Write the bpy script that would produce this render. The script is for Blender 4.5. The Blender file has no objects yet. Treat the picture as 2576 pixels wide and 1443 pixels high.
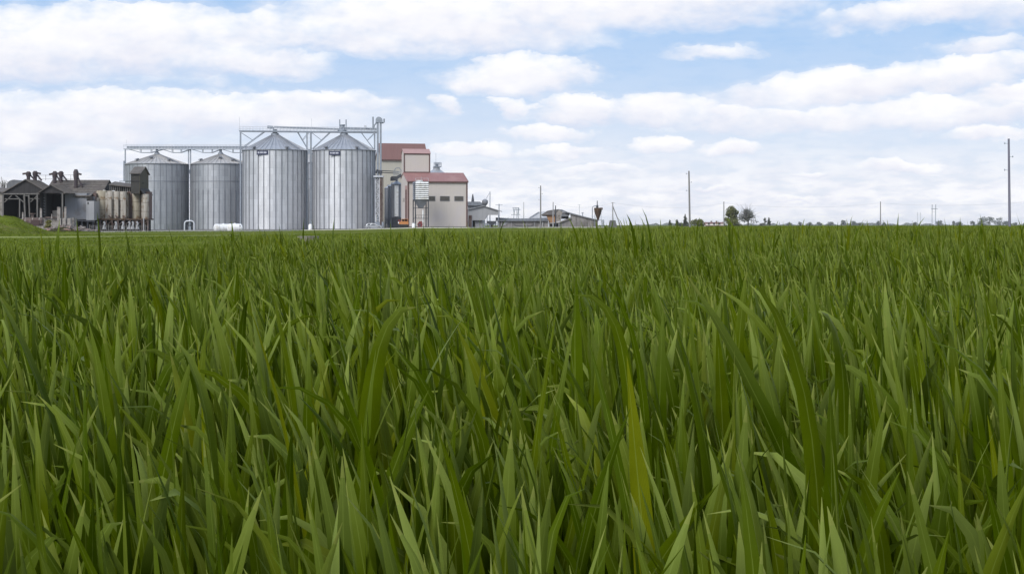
import bpy, math, random
import numpy as np
from mathutils import Vector, Matrix

R = math.radians
SC = bpy.context.scene
COL = SC.collection

# ------------------------------------------------------------------ camera
F = 4213.0            # focal length in units of a 2576 wide picture (34 degrees across)
CX, HZ = 1288.0, 566.0
CAMZ = 0.55
cam_d = bpy.data.cameras.new("camera")
cam_d.sensor_width = 36.0
cam_d.lens = 36.0 * F / 2576.0
cam_d.shift_y = -(721.5 - HZ) / 2576.0
cam_d.clip_start = 0.05
cam_d.clip_end = 30000.0
cam = bpy.data.objects.new("camera", cam_d)
cam.location = (0, 0, CAMZ)
cam.rotation_euler = (R(90), 0, 0)
COL.objects.link(cam)
SC.camera = cam

# ------------------------------------------------------------------ exposure
SC.view_settings.view_transform = 'Standard'
SC.view_settings.look = 'None'
SC.view_settings.exposure = 0.0
SC.view_settings.gamma = 1.0

# ------------------------------------------------------------------ sun
SUN = Vector((-0.42, -0.70, 0.60)).normalized()
sd = bpy.data.lights.new("sun", 'SUN')
sd.energy = 3.3
sd.angle = R(34)
sd.color = (1.0, 0.965, 0.91)
so = bpy.data.objects.new("sun", sd)
so.rotation_euler = SUN.to_track_quat('Z', 'Y').to_euler()
so.location = (-20, -20, 60)
COL.objects.link(so)

# ------------------------------------------------------------------ sky
world = bpy.data.worlds.new("World")
SC.world = world
world.use_nodes = True
wt = world.node_tree
wt.nodes.clear()
WN, WL = wt.nodes, wt.links


def setin(tree, sock, val):
    if isinstance(val, bpy.types.NodeSocket):
        tree.links.new(val, sock)
    else:
        sock.default_value = val


def wm(op, a, b=None, c=None, clamp=False):
    n = WN.new('ShaderNodeMath')
    n.operation = op
    n.use_clamp = clamp
    setin(wt, n.inputs[0], a)
    if b is not None:
        setin(wt, n.inputs[1], b)
    if c is not None:
        setin(wt, n.inputs[2], c)
    return n.outputs[0]


def wss(x, lo, hi):
    n = WN.new('ShaderNodeMapRange')
    n.interpolation_type = 'SMOOTHSTEP'
    setin(wt, n.inputs[0], x)
    n.inputs[1].default_value = lo
    n.inputs[2].default_value = hi
    return n.outputs[0]


def wmix(f, a, b):
    n = WN.new('ShaderNodeMix')
    n.data_type = 'RGBA'
    setin(wt, n.inputs[0], f)
    setin(wt, n.inputs[6], a)
    setin(wt, n.inputs[7], b)
    return n.outputs[2]


def wnoise(vec, scale, detail, rough=0.5):
    n = WN.new('ShaderNodeTexNoise')
    n.inputs['Scale'].default_value = scale
    n.inputs['Detail'].default_value = detail
    n.inputs['Roughness'].default_value = rough
    wt.links.new(vec, n.inputs['Vector'])
    return n


def wxyz(x, y, z=0.0):
    n = WN.new('ShaderNodeCombineXYZ')
    setin(wt, n.inputs[0], x)
    setin(wt, n.inputs[1], y)
    setin(wt, n.inputs[2], z)
    return n.outputs[0]


tc = WN.new('ShaderNodeTexCoord')
sep = WN.new('ShaderNodeSeparateXYZ')
wt.links.new(tc.outputs['Generated'], sep.inputs[0])
dx, dy, dz = sep.outputs
az = wm('ARCTAN2', dx, dy)
el = wm('ARCSINE', dz)
# soft warp of the angles so cloud outlines billow
nz1 = wnoise(wxyz(wm('MULTIPLY', az, 1.0), wm('MULTIPLY', el, 1.9), 3.1), 34.0, 6.0, 0.58)
s1 = WN.new('ShaderNodeSeparateColor')
wt.links.new(nz1.outputs['Color'], s1.inputs[0])
azw = wm('ADD', az, wm('MULTIPLY', wm('SUBTRACT', s1.outputs[0], 0.5), 0.050))
elw = wm('ADD', el, wm('MULTIPLY', wm('SUBTRACT', s1.outputs[1], 0.5), 0.019))
nz2 = wnoise(wxyz(az, wm('MULTIPLY', el, 1.8), 9.7), 50.0, 6.0, 0.55)

CLOUDS = [  # x, y, half width, rise, fall, slope, weight
    (330, 120, 430, 102, 90, 0, 1), (40, 150, 330, 78, 72, 0, 1), (640, 165, 230, 48, 36, 0, .9),
    (700, 90, 300, 62, 60, 0, .75),
    (1120, 70, 480, 110, 72, 0, 1), (1520, 22, 560, 70, 66, -.04, 1), (930, 100, 240, 70, 46, 0, .9),
    (1850, -10, 420, 50, 40, -.05, .9),
    (2330, 48, 310, 52, 44, -.08, .75), (2490, 132, 170, 32, 30, -.05, .62), (2570, 40, 200, 60, 60, 0, .7),
    (1790, 140, 150, 30, 19, 0, .62),
    (1310, 198, 178, 62, 42, 0, 1.15), (1225, 205, 90, 38, 32, 0, 1), (1130, 264, 54, 25, 22, 0, .8),
    (1282, 270, 48, 32, 26, 0, 1),
    (480, 285, 540, 56, 64, 0, .95), (120, 330, 340, 74, 60, 0, .95), (760, 260, 260, 36, 40, 0, .9),
    (300, 395, 320, 36, 30, 0, .5),
    (1450, 272, 120, 40, 44, 0, 1.1), (1660, 282, 150, 44, 44, 0, .95), (1840, 300, 150, 34, 36, 0, .85),
    (2160, 232, 370, 54, 36, -.07, 1.1), (2440, 195, 240, 44, 40, -.1, 1), (2030, 306, 330, 44, 40, 0, .85),
    (2350, 292, 330, 46, 44, 0, .95), (2540, 250, 110, 40, 30, 0, 1.1),
    (1375, 340, 115, 27, 18, 0, 1.1), (1185, 380, 120, 26, 18, 0, .95), (1420, 382, 130, 20, 15, 0, .85),
    (1655, 366, 86, 24, 18, 0, 1.1), (1840, 378, 84, 28, 20, 0, 1.1),
    (2490, 348, 110, 22, 15, 0, 1.05), (2250, 424, 120, 22, 16, 0, .95), (2030, 438, 64, 9, 8, 0, .9),
    (2010, 498, 90, 8, 7, 0, .85), (1780, 474, 60, 8, 6, 0, .8), (1500, 425, 200, 18, 12, 0, .6),
    (700, 430, 500, 40, 30, 0, .5), (1210, 435, 60, 9, 6, 0, .8),
]
fmax = -2.0
sw, sh = 1e-4, 0.0
for (px, py, a, bt, bb, sl, wgt) in CLOUDS:
    u0 = math.atan((px - CX) / F)
    v0 = math.atan((HZ - py) / F)
    du = wm('SUBTRACT', azw, u0)
    dv = wm('SUBTRACT', elw, v0)
    if sl:
        dv = wm('ADD', dv, wm('MULTIPLY', du, sl))
    h = wm('MAXIMUM', wm('MULTIPLY', dv, F / bt), wm('MULTIPLY', dv, -F / bb))
    hs = wm('MULTIPLY', dv, F / bt)
    q = wm('MULTIPLY', du, F / a)
    f = wm('SUBTRACT', wgt, wm('MULTIPLY_ADD', q, q, wm('MULTIPLY', h, h)))
    fmax = wm('MAXIMUM', f, fmax)
    w = wm('MAXIMUM', f, 0.0)
    sw = wm('ADD', w, sw)
    sh = wm('MULTIPLY_ADD', w, hs, sh)
hh = wm('DIVIDE', sh, sw)                       # height inside the cloud, about -1 .. 1
edge = wm('SUBTRACT', nz2.outputs['Fac'], 0.5)
crisp = wm('MULTIPLY_ADD', wm('MAXIMUM', hh, 0.0), 0.45, 1.0)     # crisp tops, soft bases
dens = wss(wm('MULTIPLY', wm('ADD', wm('MULTIPLY_ADD', edge, 1.7, fmax), 0.76), crisp), 0.0, 1.95)
# general cover for the rest of the dome
nz3 = wnoise(wxyz(wm('DIVIDE', dx, wm('ADD', wm('ABSOLUTE', dz), 0.12)), wm('DIVIDE', dy, wm('ADD', wm('ABSOLUTE', dz), 0.12)), 0.0), 0.9, 6.0, 0.55)
gen = wss(nz3.outputs['Fac'], 0.40, 0.62)
front = wm('MULTIPLY', wss(dy, 0.80, 0.93), wm('SUBTRACT', 1.0, wss(dz, 0.13, 0.19)))
# thin streaks low over the horizon
nz4 = wnoise(wxyz(az, wm('MULTIPLY', el, 3.4), 1.3), 40.0, 7.0, 0.6)
low = wm('SUBTRACT', 1.0, wss(el, 0.010, 0.062))
streak = wm('MULTIPLY', wss(nz4.outputs['Fac'], 0.30, 0.58), wm('MULTIPLY_ADD', low, 0.84, 0.10))
cover_front = wm('MAXIMUM', dens, streak)
cover = wm('ADD', wm('MULTIPLY', cover_front, front), wm('MULTIPLY', gen, wm('SUBTRACT', 1.0, front)), clamp=True)

sky = WN.new('ShaderNodeTexSky')
sky.sky_type = 'NISHITA'
sky.sun_disc = False
sky.sun_elevation = math.asin(SUN.z)
sky.sun_rotation = math.atan2(SUN.x, SUN.y) % (2 * math.pi)
sky.altitude = 100
sky.air_density = 1.0
sky.dust_density = 1.0
STR = 0.12
haze_f = wm('SUBTRACT', 1.0, wss(el, 0.0, 0.13))
clear = wmix(haze_f, (0.38 / STR, 0.59 / STR, 0.92 / STR, 1), (0.83 / STR, 0.88 / STR, 1.0 / STR, 1))
base_sky = wmix(0.88, sky.outputs[0], clear)
lit = wm('MULTIPLY_ADD', hh, 0.45, 0.68)
lit = wm('MULTIPLY_ADD', wm('SUBTRACT', s1.outputs[2], 0.5), 1.1, lit)
lit = wm('MULTIPLY_ADD', edge, 0.4, lit)
lit = wm('MULTIPLY_ADD', wm('MULTIPLY', wm('SUBTRACT', nz4.outputs['Fac'], 0.48), low), 2.2, lit, clamp=True)
ccol = wmix(lit, (0.775 / STR, 0.785 / STR, 0.91 / STR, 1), (1.03 / STR, 1.03 / STR, 1.05 / STR, 1))
skyc = wmix(cover, base_sky, ccol)
bg = WN.new('ShaderNodeBackground')
bg.inputs['Strength'].default_value = STR
wt.links.new(skyc, bg.inputs['Color'])
wo = WN.new('ShaderNodeOutputWorld')
wt.links.new(bg.outputs[0], wo.inputs['Surface'])


# ------------------------------------------------------------------ helpers
def S(D):
    return D / F


def W(px, py, D):
    return Vector(((px - CX) * D / F, D, CAMZ + (HZ - py) * D / F))


def PX(px, D):
    return (px - CX) * D / F


def PZ(py, D):
    return CAMZ + (HZ - py) * D / F


def sstep(a, b, x):
    t = np.clip((x - a) / (b - a), 0, 1)
    return t * t * (3 - 2 * t)


def gz(x, y):
    """height of the ground"""
    x = np.asarray(x, float)
    y = np.asarray(y, float)
    p = CX + F * x / np.maximum(y, 20.0)
    drop = np.interp(p, [-1500, -200, 650, 865, 1060, 1500, 2600], [-1.1, -1.05, -.92, -.74, -.24, -.18, 0.0])
    return drop * sstep(50, 300, y)


def g1(x, y):
    return float(gz(x, y))


class MB:
    def __init__(self, T=None):
        self.v, self.f, self.m = [], [], []
        self.T = T

    def add(self, vs, fs, mi=0):
        o = len(self.v)
        if self.T is not None:
            vs = [self.T @ Vector(p) for p in vs]
        self.v += [tuple(p) for p in vs]
        self.f += [tuple(i + o for i in f) for f in fs]
        self.m += [mi] * len(fs)

    def box(self, x0, x1, y0, y1, z0, z1, mi=0):
        self.add([(x0, y0, z0), (x1, y0, z0), (x1, y1, z0), (x0, y1, z0), (x0, y0, z1), (x1, y0, z1), (x1, y1, z1), (x0, y1, z1)],
                 [(0, 3, 2, 1), (4, 5, 6, 7), (0, 1, 5, 4), (1, 2, 6, 5), (2, 3, 7, 6), (3, 0, 4, 7)], mi)

    def beam(self, p0, p1, w, h=None, mi=0):
        h = h or w
        p0, p1 = Vector(p0), Vector(p1)
        d = (p1 - p0).normalized()
        a = d.cross(Vector((0, 0, 1)))
        if a.length < 1e-3:
            a = Vector((1, 0, 0))
        a.normalize()
        b = a.cross(d).normalized()
        a, b = a * w / 2, b * h / 2
        vs = [p + s * a + t * b for p in (p0, p1) for s, t in ((-1, -1), (1, -1), (1, 1), (-1, 1))]
        self.add(vs, [(0, 1, 2, 3), (7, 6, 5, 4), (0, 4, 5, 1), (1, 5, 6, 2), (2, 6, 7, 3), (3, 7, 4, 0)], mi)

    def tube(self, pts, r, n=8, mi=0):
        pts = [Vector(p) for p in pts]
        rs = r if isinstance(r, (list, tuple)) else [r] * len(pts)
        vs, fs = [], []
        prev = None
        for i, p in enumerate(pts):
            d = (pts[min(i + 1, len(pts) - 1)] - pts[max(i - 1, 0)]).normalized()
            if prev is None:
                a = d.cross(Vector((0.13, 0.02, 1)))
                if a.length < 0.2:
                    a = d.cross(Vector((1, 0.1, 0)))
            else:
                a = prev - d * prev.dot(d)
            a.normalize()
            prev = a
            b = d.cross(a)
            for k in range(n):
                t = 2 * math.pi * k / n
                vs.append(p + (a * math.cos(t) + b * math.sin(t)) * rs[i])
        for i in range(len(pts) - 1):
            for k in range(n):
                k2 = (k + 1) % n
                fs.append((i * n + k, i * n + k2, (i + 1) * n + k2, (i + 1) * n + k))
        fs.append(tuple(range(n - 1, -1, -1)))
        o = (len(pts) - 1) * n
        fs.append(tuple(o + k for k in range(n)))
        self.add(vs, fs, mi)

    def lathe(self, c, prof, n=24, mi=0, caps=True):
        vs, fs = [], []
        for (r, z) in prof:
            for k in range(n):
                t = 2 * math.pi * k / n
                vs.append((c[0] + r * math.cos(t), c[1] + r * math.sin(t), z))
        for i in range(len(prof) - 1):
            for k in range(n):
                k2 = (k + 1) % n
                fs.append((i * n + k, i * n + k2, (i + 1) * n + k2, (i + 1) * n + k))
        if caps:
            fs.append(tuple(range(n - 1, -1, -1)))
            o = (len(prof) - 1) * n
            fs.append(tuple(o + k for k in range(n)))
        self.add(vs, fs, mi)

    def prism(self, poly, y0, y1, mi=0):
        """poly of (x, z), pushed from y0 to y1"""
        n = len(poly)
        vs = [(x, y0, z) for x, z in poly] + [(x, y1, z) for x, z in poly]
        fs = [tuple(range(n)), tuple(range(2 * n - 1, n - 1, -1))]
        for i in range(n):
            j = (i + 1) % n
            fs.append((i, i + n, j + n, j))
        self.add(vs, fs, mi)

    def sideprism(self, poly, x0, x1, mi=0):
        """poly of (y, z), pushed from x0 to x1"""
        n = len(poly)
        vs = [(x0, y, z) for y, z in poly] + [(x1, y, z) for y, z in poly]
        fs = [tuple(range(n)), tuple(range(2 * n - 1, n - 1, -1))]
        for i in range(n):
            j = (i + 1) % n
            fs.append((i, i + n, j + n, j))
        self.add(vs, fs, mi)

    def slab(self, pts, t, mi=0):
        pts = [Vector(p) for p in pts]
        nn = (pts[1] - pts[0]).cross(pts[2] - pts[0]).normalized()
        if nn.z < 0:
            nn = -nn
        n = len(pts)
        vs = pts + [p - nn * t for p in pts]
        fs = [tuple(range(n)), tuple(range(2 * n - 1, n - 1, -1))]
        for i in range(n):
            j = (i + 1) % n
            fs.append((i, i + n, j + n, j))
        self.add(vs, fs, mi)

    def rock(self, c, s, rng, mi=0):
        vs = []
        rot = Matrix.Rotation(rng.uniform(0, 6.28), 3, 'Z') @ Matrix.Rotation(rng.uniform(-.6, .6), 3, 'X')
        for sx in (-1, 1):
            for sy in (-1, 1):
                for sz in (-1, 1):
                    p = rot @ Vector((sx * s[0] * rng.uniform(.6, 1), sy * s[1] * rng.uniform(.6, 1), sz * s[2] * rng.uniform(.6, 1)))
                    vs.append(Vector(c) + p)
        self.add(vs, [(0, 1, 3, 2), (4, 6, 7, 5), (0, 4, 5, 1), (2, 3, 7, 6), (0, 2, 6, 4), (1, 5, 7, 3)], mi)

    def build(self, name, mats, parent=None, smooth=False, loc=None):
        me = bpy.data.meshes.new(name)
        if not isinstance(mats, (list, tuple)):
            mats = [mats]
        for m in mats:
            me.materials.append(m)
        o3 = Vector((0, 0, 0))
        q = parent
        while q is not None:
            o3 += q.location
            q = q.parent
        if loc is not None:
            o3 = Vector(loc)
        me.from_pydata([(p[0] - o3.x, p[1] - o3.y, p[2] - o3.z) for p in self.v], [], self.f)
        me.polygons.foreach_set('material_index', self.m)
        if smooth:
            me.polygons.foreach_set('use_smooth', [True] * len(me.polygons))
            try:
                me.set_sharp_from_angle(angle=R(38))
            except Exception:
                pass
        me.validate()
        me.update()
        o = bpy.data.objects.new(name, me)
        COL.objects.link(o)
        if parent is not None:
            o.parent = parent
        if loc is not None:
            o.location = loc
        return o


def tag(o, label=None, cat=None, group=None, kind=None):
    if label:
        o['label'] = label
    if cat:
        o['category'] = cat
    if group:
        o['group'] = group
    if kind:
        o['kind'] = kind
    return o


def thing(name, loc, label, cat, group=None):
    o = bpy.data.objects.new(name, None)
    o.empty_display_size = 0.3
    COL.objects.link(o)
    o.location = loc
    return tag(o, label, cat, group)


def copy_tree(o, parent=None):
    c = o.copy()
    COL.objects.link(c)
    c.parent = parent
    for ch in [x for x in bpy.data.objects if x.parent == o]:
        copy_tree(ch, c)
    return c


# ------------------------------------------------------------------ materials
def mk(name, c1, c2=None, scale=(1, 1, 1), ns=1.0, detail=5, rough=0.7, metal=0.0, bump=0.0, bscale=8.0, ramp=(.35, .65), c3=None, s3=None, spec=0.4):
    m = bpy.data.materials.new(name)
    m.use_nodes = True
    t = m.node_tree
    b = t.nodes['Principled BSDF']
    b.inputs['Roughness'].default_value = rough
    b.inputs['Metallic'].default_value = metal
    b.inputs['Specular IOR Level'].default_value = spec
    c2 = c2 or tuple(x * .75 for x in c1)
    tcn = t.nodes.new('ShaderNodeTexCoord')
    mp = t.nodes.new('ShaderNodeMapping')
    mp.inputs['Scale'].default_value = scale
    t.links.new(tcn.outputs['Object'], mp.inputs[0])
    n = t.nodes.new('ShaderNodeTexNoise')
    n.inputs['Scale'].default_value = ns
    n.inputs['Detail'].default_value = detail
    n.inputs['Roughness'].default_value = .6
    t.links.new(mp.outputs[0], n.inputs['Vector'])
    rp = t.nodes.new('ShaderNodeMapRange')
    rp.inputs[1].default_value, rp.inputs[2].default_value = ramp
    t.links.new(n.outputs['Fac'], rp.inputs[0])
    mx = t.nodes.new('ShaderNodeMix')
    mx.data_type = 'RGBA'
    t.links.new(rp.outputs[0], mx.inputs[0])
    mx.inputs[6].default_value = (*c1, 1)
    mx.inputs[7].default_value = (*c2, 1)
    out = mx.outputs[2]
    if c3:
        n3 = t.nodes.new('ShaderNodeTexNoise')
        n3.inputs['Scale'].default_value = s3 or 0.4
        n3.inputs['Detail'].default_value = 6
        t.links.new(tcn.outputs['Object'], n3.inputs['Vector'])
        r3 = t.nodes.new('ShaderNodeMapRange')
        r3.inputs[1].default_value, r3.inputs[2].default_value = .52, .66
        t.links.new(n3.outputs['Fac'], r3.inputs[0])
        m3 = t.nodes.new('ShaderNodeMix')
        m3.data_type = 'RGBA'
        t.links.new(r3.outputs[0], m3.inputs[0])
        t.links.new(out, m3.inputs[6])
        m3.inputs[7].default_value = (*c3, 1)
        out = m3.outputs[2]
    t.links.new(out, b.inputs['Base Color'])
    if bump:
        nb = t.nodes.new('ShaderNodeTexNoise')
        nb.inputs['Scale'].default_value = bscale
        nb.inputs['Detail'].default_value = 4
        t.links.new(mp.outputs[0], nb.inputs['Vector'])
        bp = t.nodes.new('ShaderNodeBump')
        bp.inputs['Strength'].default_value = bump
        bp.inputs['Distance'].default_value = .1
        t.links.new(nb.outputs['Fac'], bp.inputs['Height'])
        t.links.new(bp.outputs[0], b.inputs['Normal'])
    return m


def mk_silo(name, c, var, rough, metal, nribs, zscale):
    """galvanised sheet: every sheet of the wall weathers a little differently"""
    m = bpy.data.materials.new(name)
    m.use_nodes = True
    t = m.node_tree
    b = t.nodes['Principled BSDF']
    L = t.links.new

    def ma(op, a, bb=None, cc=None):
        n = t.nodes.new('ShaderNodeMath')
        n.operation = op
        for i, q in enumerate((a, bb, cc)):
            if q is not None:
                setin(t, n.inputs[i], q)
        return n.outputs[0]
    tcn = t.nodes.new('ShaderNodeTexCoord')
    sp = t.nodes.new('ShaderNodeSeparateXYZ')
    L(tcn.outputs['Object'], sp.inputs[0])
    ang = ma('ARCTAN2', sp.outputs[1], sp.outputs[0])
    ia = ma('FLOOR', ma('MULTIPLY', ang, nribs / (2 * math.pi)))
    iz = ma('FLOOR', ma('MULTIPLY', sp.outputs[2], zscale))
    cb = t.nodes.new('ShaderNodeCombineXYZ')
    L(ia, cb.inputs[0])
    L(iz, cb.inputs[1])
    wn = t.nodes.new('ShaderNodeTexWhiteNoise')
    L(cb.outputs[0], wn.inputs['Vector'])
    nz = t.nodes.new('ShaderNodeTexNoise')
    mp = t.nodes.new('ShaderNodeMapping')
    mp.inputs['Scale'].default_value = (1, 1, .12)
    L(tcn.outputs['Object'], mp.inputs[0])
    L(mp.outputs[0], nz.inputs['Vector'])
    nz.inputs['Scale'].default_value = 1.3
    nz.inputs['Detail'].default_value = 6
    # seam line between rings of sheets
    fr = ma('FRACT', ma('MULTIPLY', sp.outputs[2], zscale))
    seam = ma('LESS_THAN', fr, 0.05)
    k = ma('ADD', 1.0, ma('MULTIPLY', ma('SUBTRACT', wn.outputs['Value'], .5), var))
    k = ma('ADD', k, ma('MULTIPLY', ma('SUBTRACT', nz.outputs['Fac'], .5), .45))
    k = ma('SUBTRACT', k, ma('MULTIPLY', seam, .10))
    vm = t.nodes.new('ShaderNodeVectorMath')
    vm.operation = 'SCALE'
    vm.inputs[0].default_value = c
    L(k, vm.inputs['Scale'])
    L(vm.outputs[0], b.inputs['Base Color'])
    b.inputs['Metallic'].default_value = metal
    rr = ma('ADD', rough, ma('MULTIPLY', ma('SUBTRACT', nz.outputs['Fac'], .5), .3))
    L(rr, b.inputs['Roughness'])
    wv = ma('SINE', ma('MULTIPLY', sp.outputs[2], 2 * math.pi / .105))
    bp = t.nodes.new('ShaderNodeBump')
    bp.inputs['Strength'].default_value = .25
    bp.inputs['Distance'].default_value = .02
    L(wv, bp.inputs['Height'])
    L(bp.outputs[0], b.inputs['Normal'])
    return m


M = {}
M['silo_new'] = mk_silo('galvanised_new', (.52, .53, .56), .14, .42, .45, 34, 1 / 1.7)
M['silo_old'] = mk_silo('galvanised_old', (.33, .345, .375), .16, .45, .45, 33, 1 / 1.7)
M['roof_new'] = mk('roof_zinc', (.42, .435, .47), (.35, .365, .40), ns=.6, rough=.42, metal=.45)
M['roof_old'] = mk('roof_zinc_old', (.46, .45, .44), (.36, .35, .35), ns=.8, rough=.55, metal=.3)
M['rib'] = mk('rib_steel', (.215, .225, .25), (.18, .19, .215), rough=.5, metal=.4)
M['steel'] = mk('galvanised_frame', (.27, .30, .35), (.21, .235, .28), rough=.5, metal=.4)
M['steel_light'] = mk('pale_frame', (.55, .57, .62), (.45, .47, .52), rough=.5, metal=.3)
M['steel_dark'] = mk('dark_frame', (.07, .075, .09), (.05, .055, .065), rough=.6, metal=.3)
M['navy'] = mk('navy_paint', (.03, .035, .075), (.036, .04, .08), rough=.45)
M['white'] = mk('white_paint', (.78, .79, .80), (.68, .69, .70), ns=1.5, rough=.4, c3=(.58, .57, .54), s3=1.1)
M['letter'] = mk('white_lettering', (.62, .64, .72), (.55, .57, .66), rough=.5)
M['barn_wall'] = mk('beige_cladding', (.50, .455, .425), (.455, .415, .39), scale=(9, 9, .05), ns=1.0, rough=.6, c3=(.47, .43, .42), s3=.25)
M['barn_wall_warm'] = mk('yellow_beige_cladding', (.43, .41, .35), (.39, .37, .32), scale=(9, 9, .05), ns=1.0, rough=.65)
M['barn_roof'] = mk('red_sheet_roof', (.265, .135, .13), (.225, .115, .11), scale=(5, .15, .15), ns=1.0, rough=.6, c3=(.285, .16, .15), s3=.3)
M['barn_roof_old'] = mk('brown_red_sheet_roof', (.175, .092, .082), (.15, .078, .07), scale=(5, .15, .15), ns=1.0, rough=.55)
M['trim'] = mk('brown_trim', (.115, .066, .062), (.10, .058, .055), rough=.5)
M['trim_pink'] = mk('pale_red_trim', (.36, .225, .215), (.32, .20, .19), rough=.5)
M['door_brown'] = mk('dark_brown_door', (.045, .022, .02), (.035, .018, .017), rough=.6)
M['louvre'] = mk('grey_louvre', (.17, .155, .14), (.13, .12, .11), scale=(.4, .4, 7), ns=1.5, rough=.6)
M['asbestos'] = mk('weathered_grey_roof', (.128, .115, .103), (.082, .073, .068), scale=(1, .5, .5), ns=.9, rough=.85, c3=(.10, .085, .08), s3=.3)
M['tarpaper'] = mk('dark_boards', (.036, .034, .036), (.022, .021, .023), scale=(5, 5, .2), ns=1.0, rough=.85)
M['timber'] = mk('grey_timber', (.14, .135, .13), (.09, .085, .08), scale=(3, 3, .6), ns=1.5, rough=.85)
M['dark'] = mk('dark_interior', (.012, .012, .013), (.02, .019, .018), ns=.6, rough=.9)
M['rust_dark'] = mk('dark_rusty_steel', (.045, .04, .055), (.06, .04, .035), ns=2, rough=.7)
M['grey_sheet'] = mk('grey_sheet', (.22, .23, .26), (.185, .195, .22), scale=(3, 3, .15), ns=1.0, rough=.6, c3=(.16, .16, .17), s3=.35)
M['grey_sheet_light'] = mk('pale_grey_sheet', (.31, .315, .33), (.26, .265, .28), scale=(4, 4, .15), ns=1.0, rough=.6)
M['plaster'] = mk('stained_concrete', (.35, .33, .295), (.20, .175, .145), scale=(2.4, 2.4, .35), ns=.55, detail=8, rough=.85, bump=.3, c3=(.15, .095, .055), s3=.7, ramp=(.42, .72))
M['plaster_yellow'] = mk('yellow_stained_concrete', (.34, .31, .245), (.21, .18, .13), scale=(2.4, 2.4, .4), ns=.55, detail=8, rough=.85, bump=.3, c3=(.16, .10, .05), s3=.7, ramp=(.42, .72))
M['brick_old'] = mk('old_brick', (.10, .055, .045), (.14, .11, .10), ns=1.8, detail=8, rough=.9, bump=.3)
M['rust'] = mk('rust', (.085, .05, .028), (.045, .032, .024), ns=1.6, rough=.85)
M['rust_grey'] = mk('rusty_grey_tank', (.13, .10, .09), (.085, .06, .052), ns=1.2, rough=.8, c3=(.06, .032, .028), s3=.8)
M['concrete'] = mk('grey_concrete', (.29, .27, .25), (.19, .175, .165), ns=1.4, detail=7, rough=.9, bump=.3, c3=(.13, .115, .10), s3=.9)
M['concrete_pale'] = mk('pale_concrete', (.60, .585, .51), (.50, .485, .42), ns=.8, rough=.9)
M['concrete_dark'] = mk('dark_concrete', (.12, .12, .122), (.09, .09, .092), ns=1.2, rough=.9)
M['rubble'] = mk('rubble_stone', (.23, .205, .195), (.075, .065, .06), ns=1.3, detail=7, rough=.9, c3=(.26, .15, .12), s3=.5)
M['wood_tower'] = mk('brown_boards', (.075, .068, .045), (.052, .047, .033), scale=(6, 6, .2), ns=1.0, rough=.85)
M['wood_tower_dark'] = mk('dark_brown_boards', (.045, .043, .04), (.034, .033, .031), scale=(.3, .3, 5), ns=1.0, rough=.85)
M['orange'] = mk('orange_paint', (.42, .17, .05), (.36, .15, .05), ns=2, rough=.45)
M['red_paint'] = mk('dull_red_paint', (.17, .025, .03), (.12, .02, .022), ns=2.5, rough=.55)
M['glass'] = mk('dark_glass', (.03, .035, .04), (.04, .045, .05), rough=.08, spec=.6)
M['tyre'] = mk('tyre_rubber', (.02, .02, .02), (.028, .027, .026), rough=.85)
M['rim'] = mk('alloy_rim', (.45, .46, .47), (.38, .39, .40), rough=.35, metal=.6)
M['car_silver'] = mk('silver_car_paint', (.40, .41, .43), (.37, .38, .40), rough=.28, metal=.5)
M['shed_wall'] = mk('grey_shed_boards', (.25, .235, .23), (.17, .16, .157), scale=(3, 3, .12), ns=1.0, rough=.85, c3=(.14, .13, .125), s3=.4)
M['shed_roof'] = mk('slate_grey_roof', (.15, .155, .165), (.10, .105, .115), scale=(2, .4, .4), ns=1.0, rough=.8)
M['orange_brick'] = mk('orange_brick', (.33, .16, .08), (.22, .15, .085), ns=1.1, detail=7, rough=.9)
M['pole_wood'] = mk('grey_pole_wood', (.21, .205, .21), (.165, .16, .165), scale=(6, 6, .3), ns=1.0, rough=.85)
M['pole_blue'] = mk('blue_grey_pole', (.17, .165, .22), (.14, .14, .185), scale=(6, 6, .3), ns=1.0, rough=.8)
M['pole_concrete'] = mk('pale_concrete_pole', (.33, .33, .34), (.27, .27, .28), rough=.85)
M['wire'] = mk('wire', (.25, .26, .28), (.22, .23, .25), rough=.6)
M['bark'] = mk('bark', (.09, .08, .07), (.05, .045, .04), ns=4, rough=.9)
M['rubber'] = mk('porcelain', (.4, .4, .42), (.35, .35, .37), rough=.4)


def mk_leaf(name, ca, cb, cc):
    m = bpy.data.materials.new(name)
    m.use_nodes = True
    t = m.node_tree
    b = t.nodes['Principled BSDF']
    at = t.nodes.new('ShaderNodeAttribute')
    at.attribute_name = 'tint'
    sp = t.nodes.new('ShaderNodeSeparateColor')
    t.links.new(at.outputs['Color'], sp.inputs[0])
    rp = t.nodes.new('ShaderNodeValToRGB')
    e = rp.color_ramp.elements
    e[0].position, e[0].color = 0.0, (*ca, 1)
    e[1].position, e[1].color = 1.0, (*cc, 1)
    x = e.new(.5)
    x.color = (*cb, 1)
    t.links.new(sp.outputs[0], rp.inputs[0])
    t.links.new(rp.outputs[0], b.inputs['Base Color'])
    b.inputs['Roughness'].default_value = .6
    tr = t.nodes.new('ShaderNodeBsdfTranslucent')
    t.links.new(rp.outputs[0], tr.inputs[0])
    mx = t.nodes.new('ShaderNodeMixShader')
    mx.inputs[0].default_value = .42
    t.links.new(b.outputs[0], mx.inputs[1])
    t.links.new(tr.outputs[0], mx.inputs[2])
    t.links.new(mx.outputs[0], t.nodes['Material Output'].inputs[0])
    return m


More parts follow.
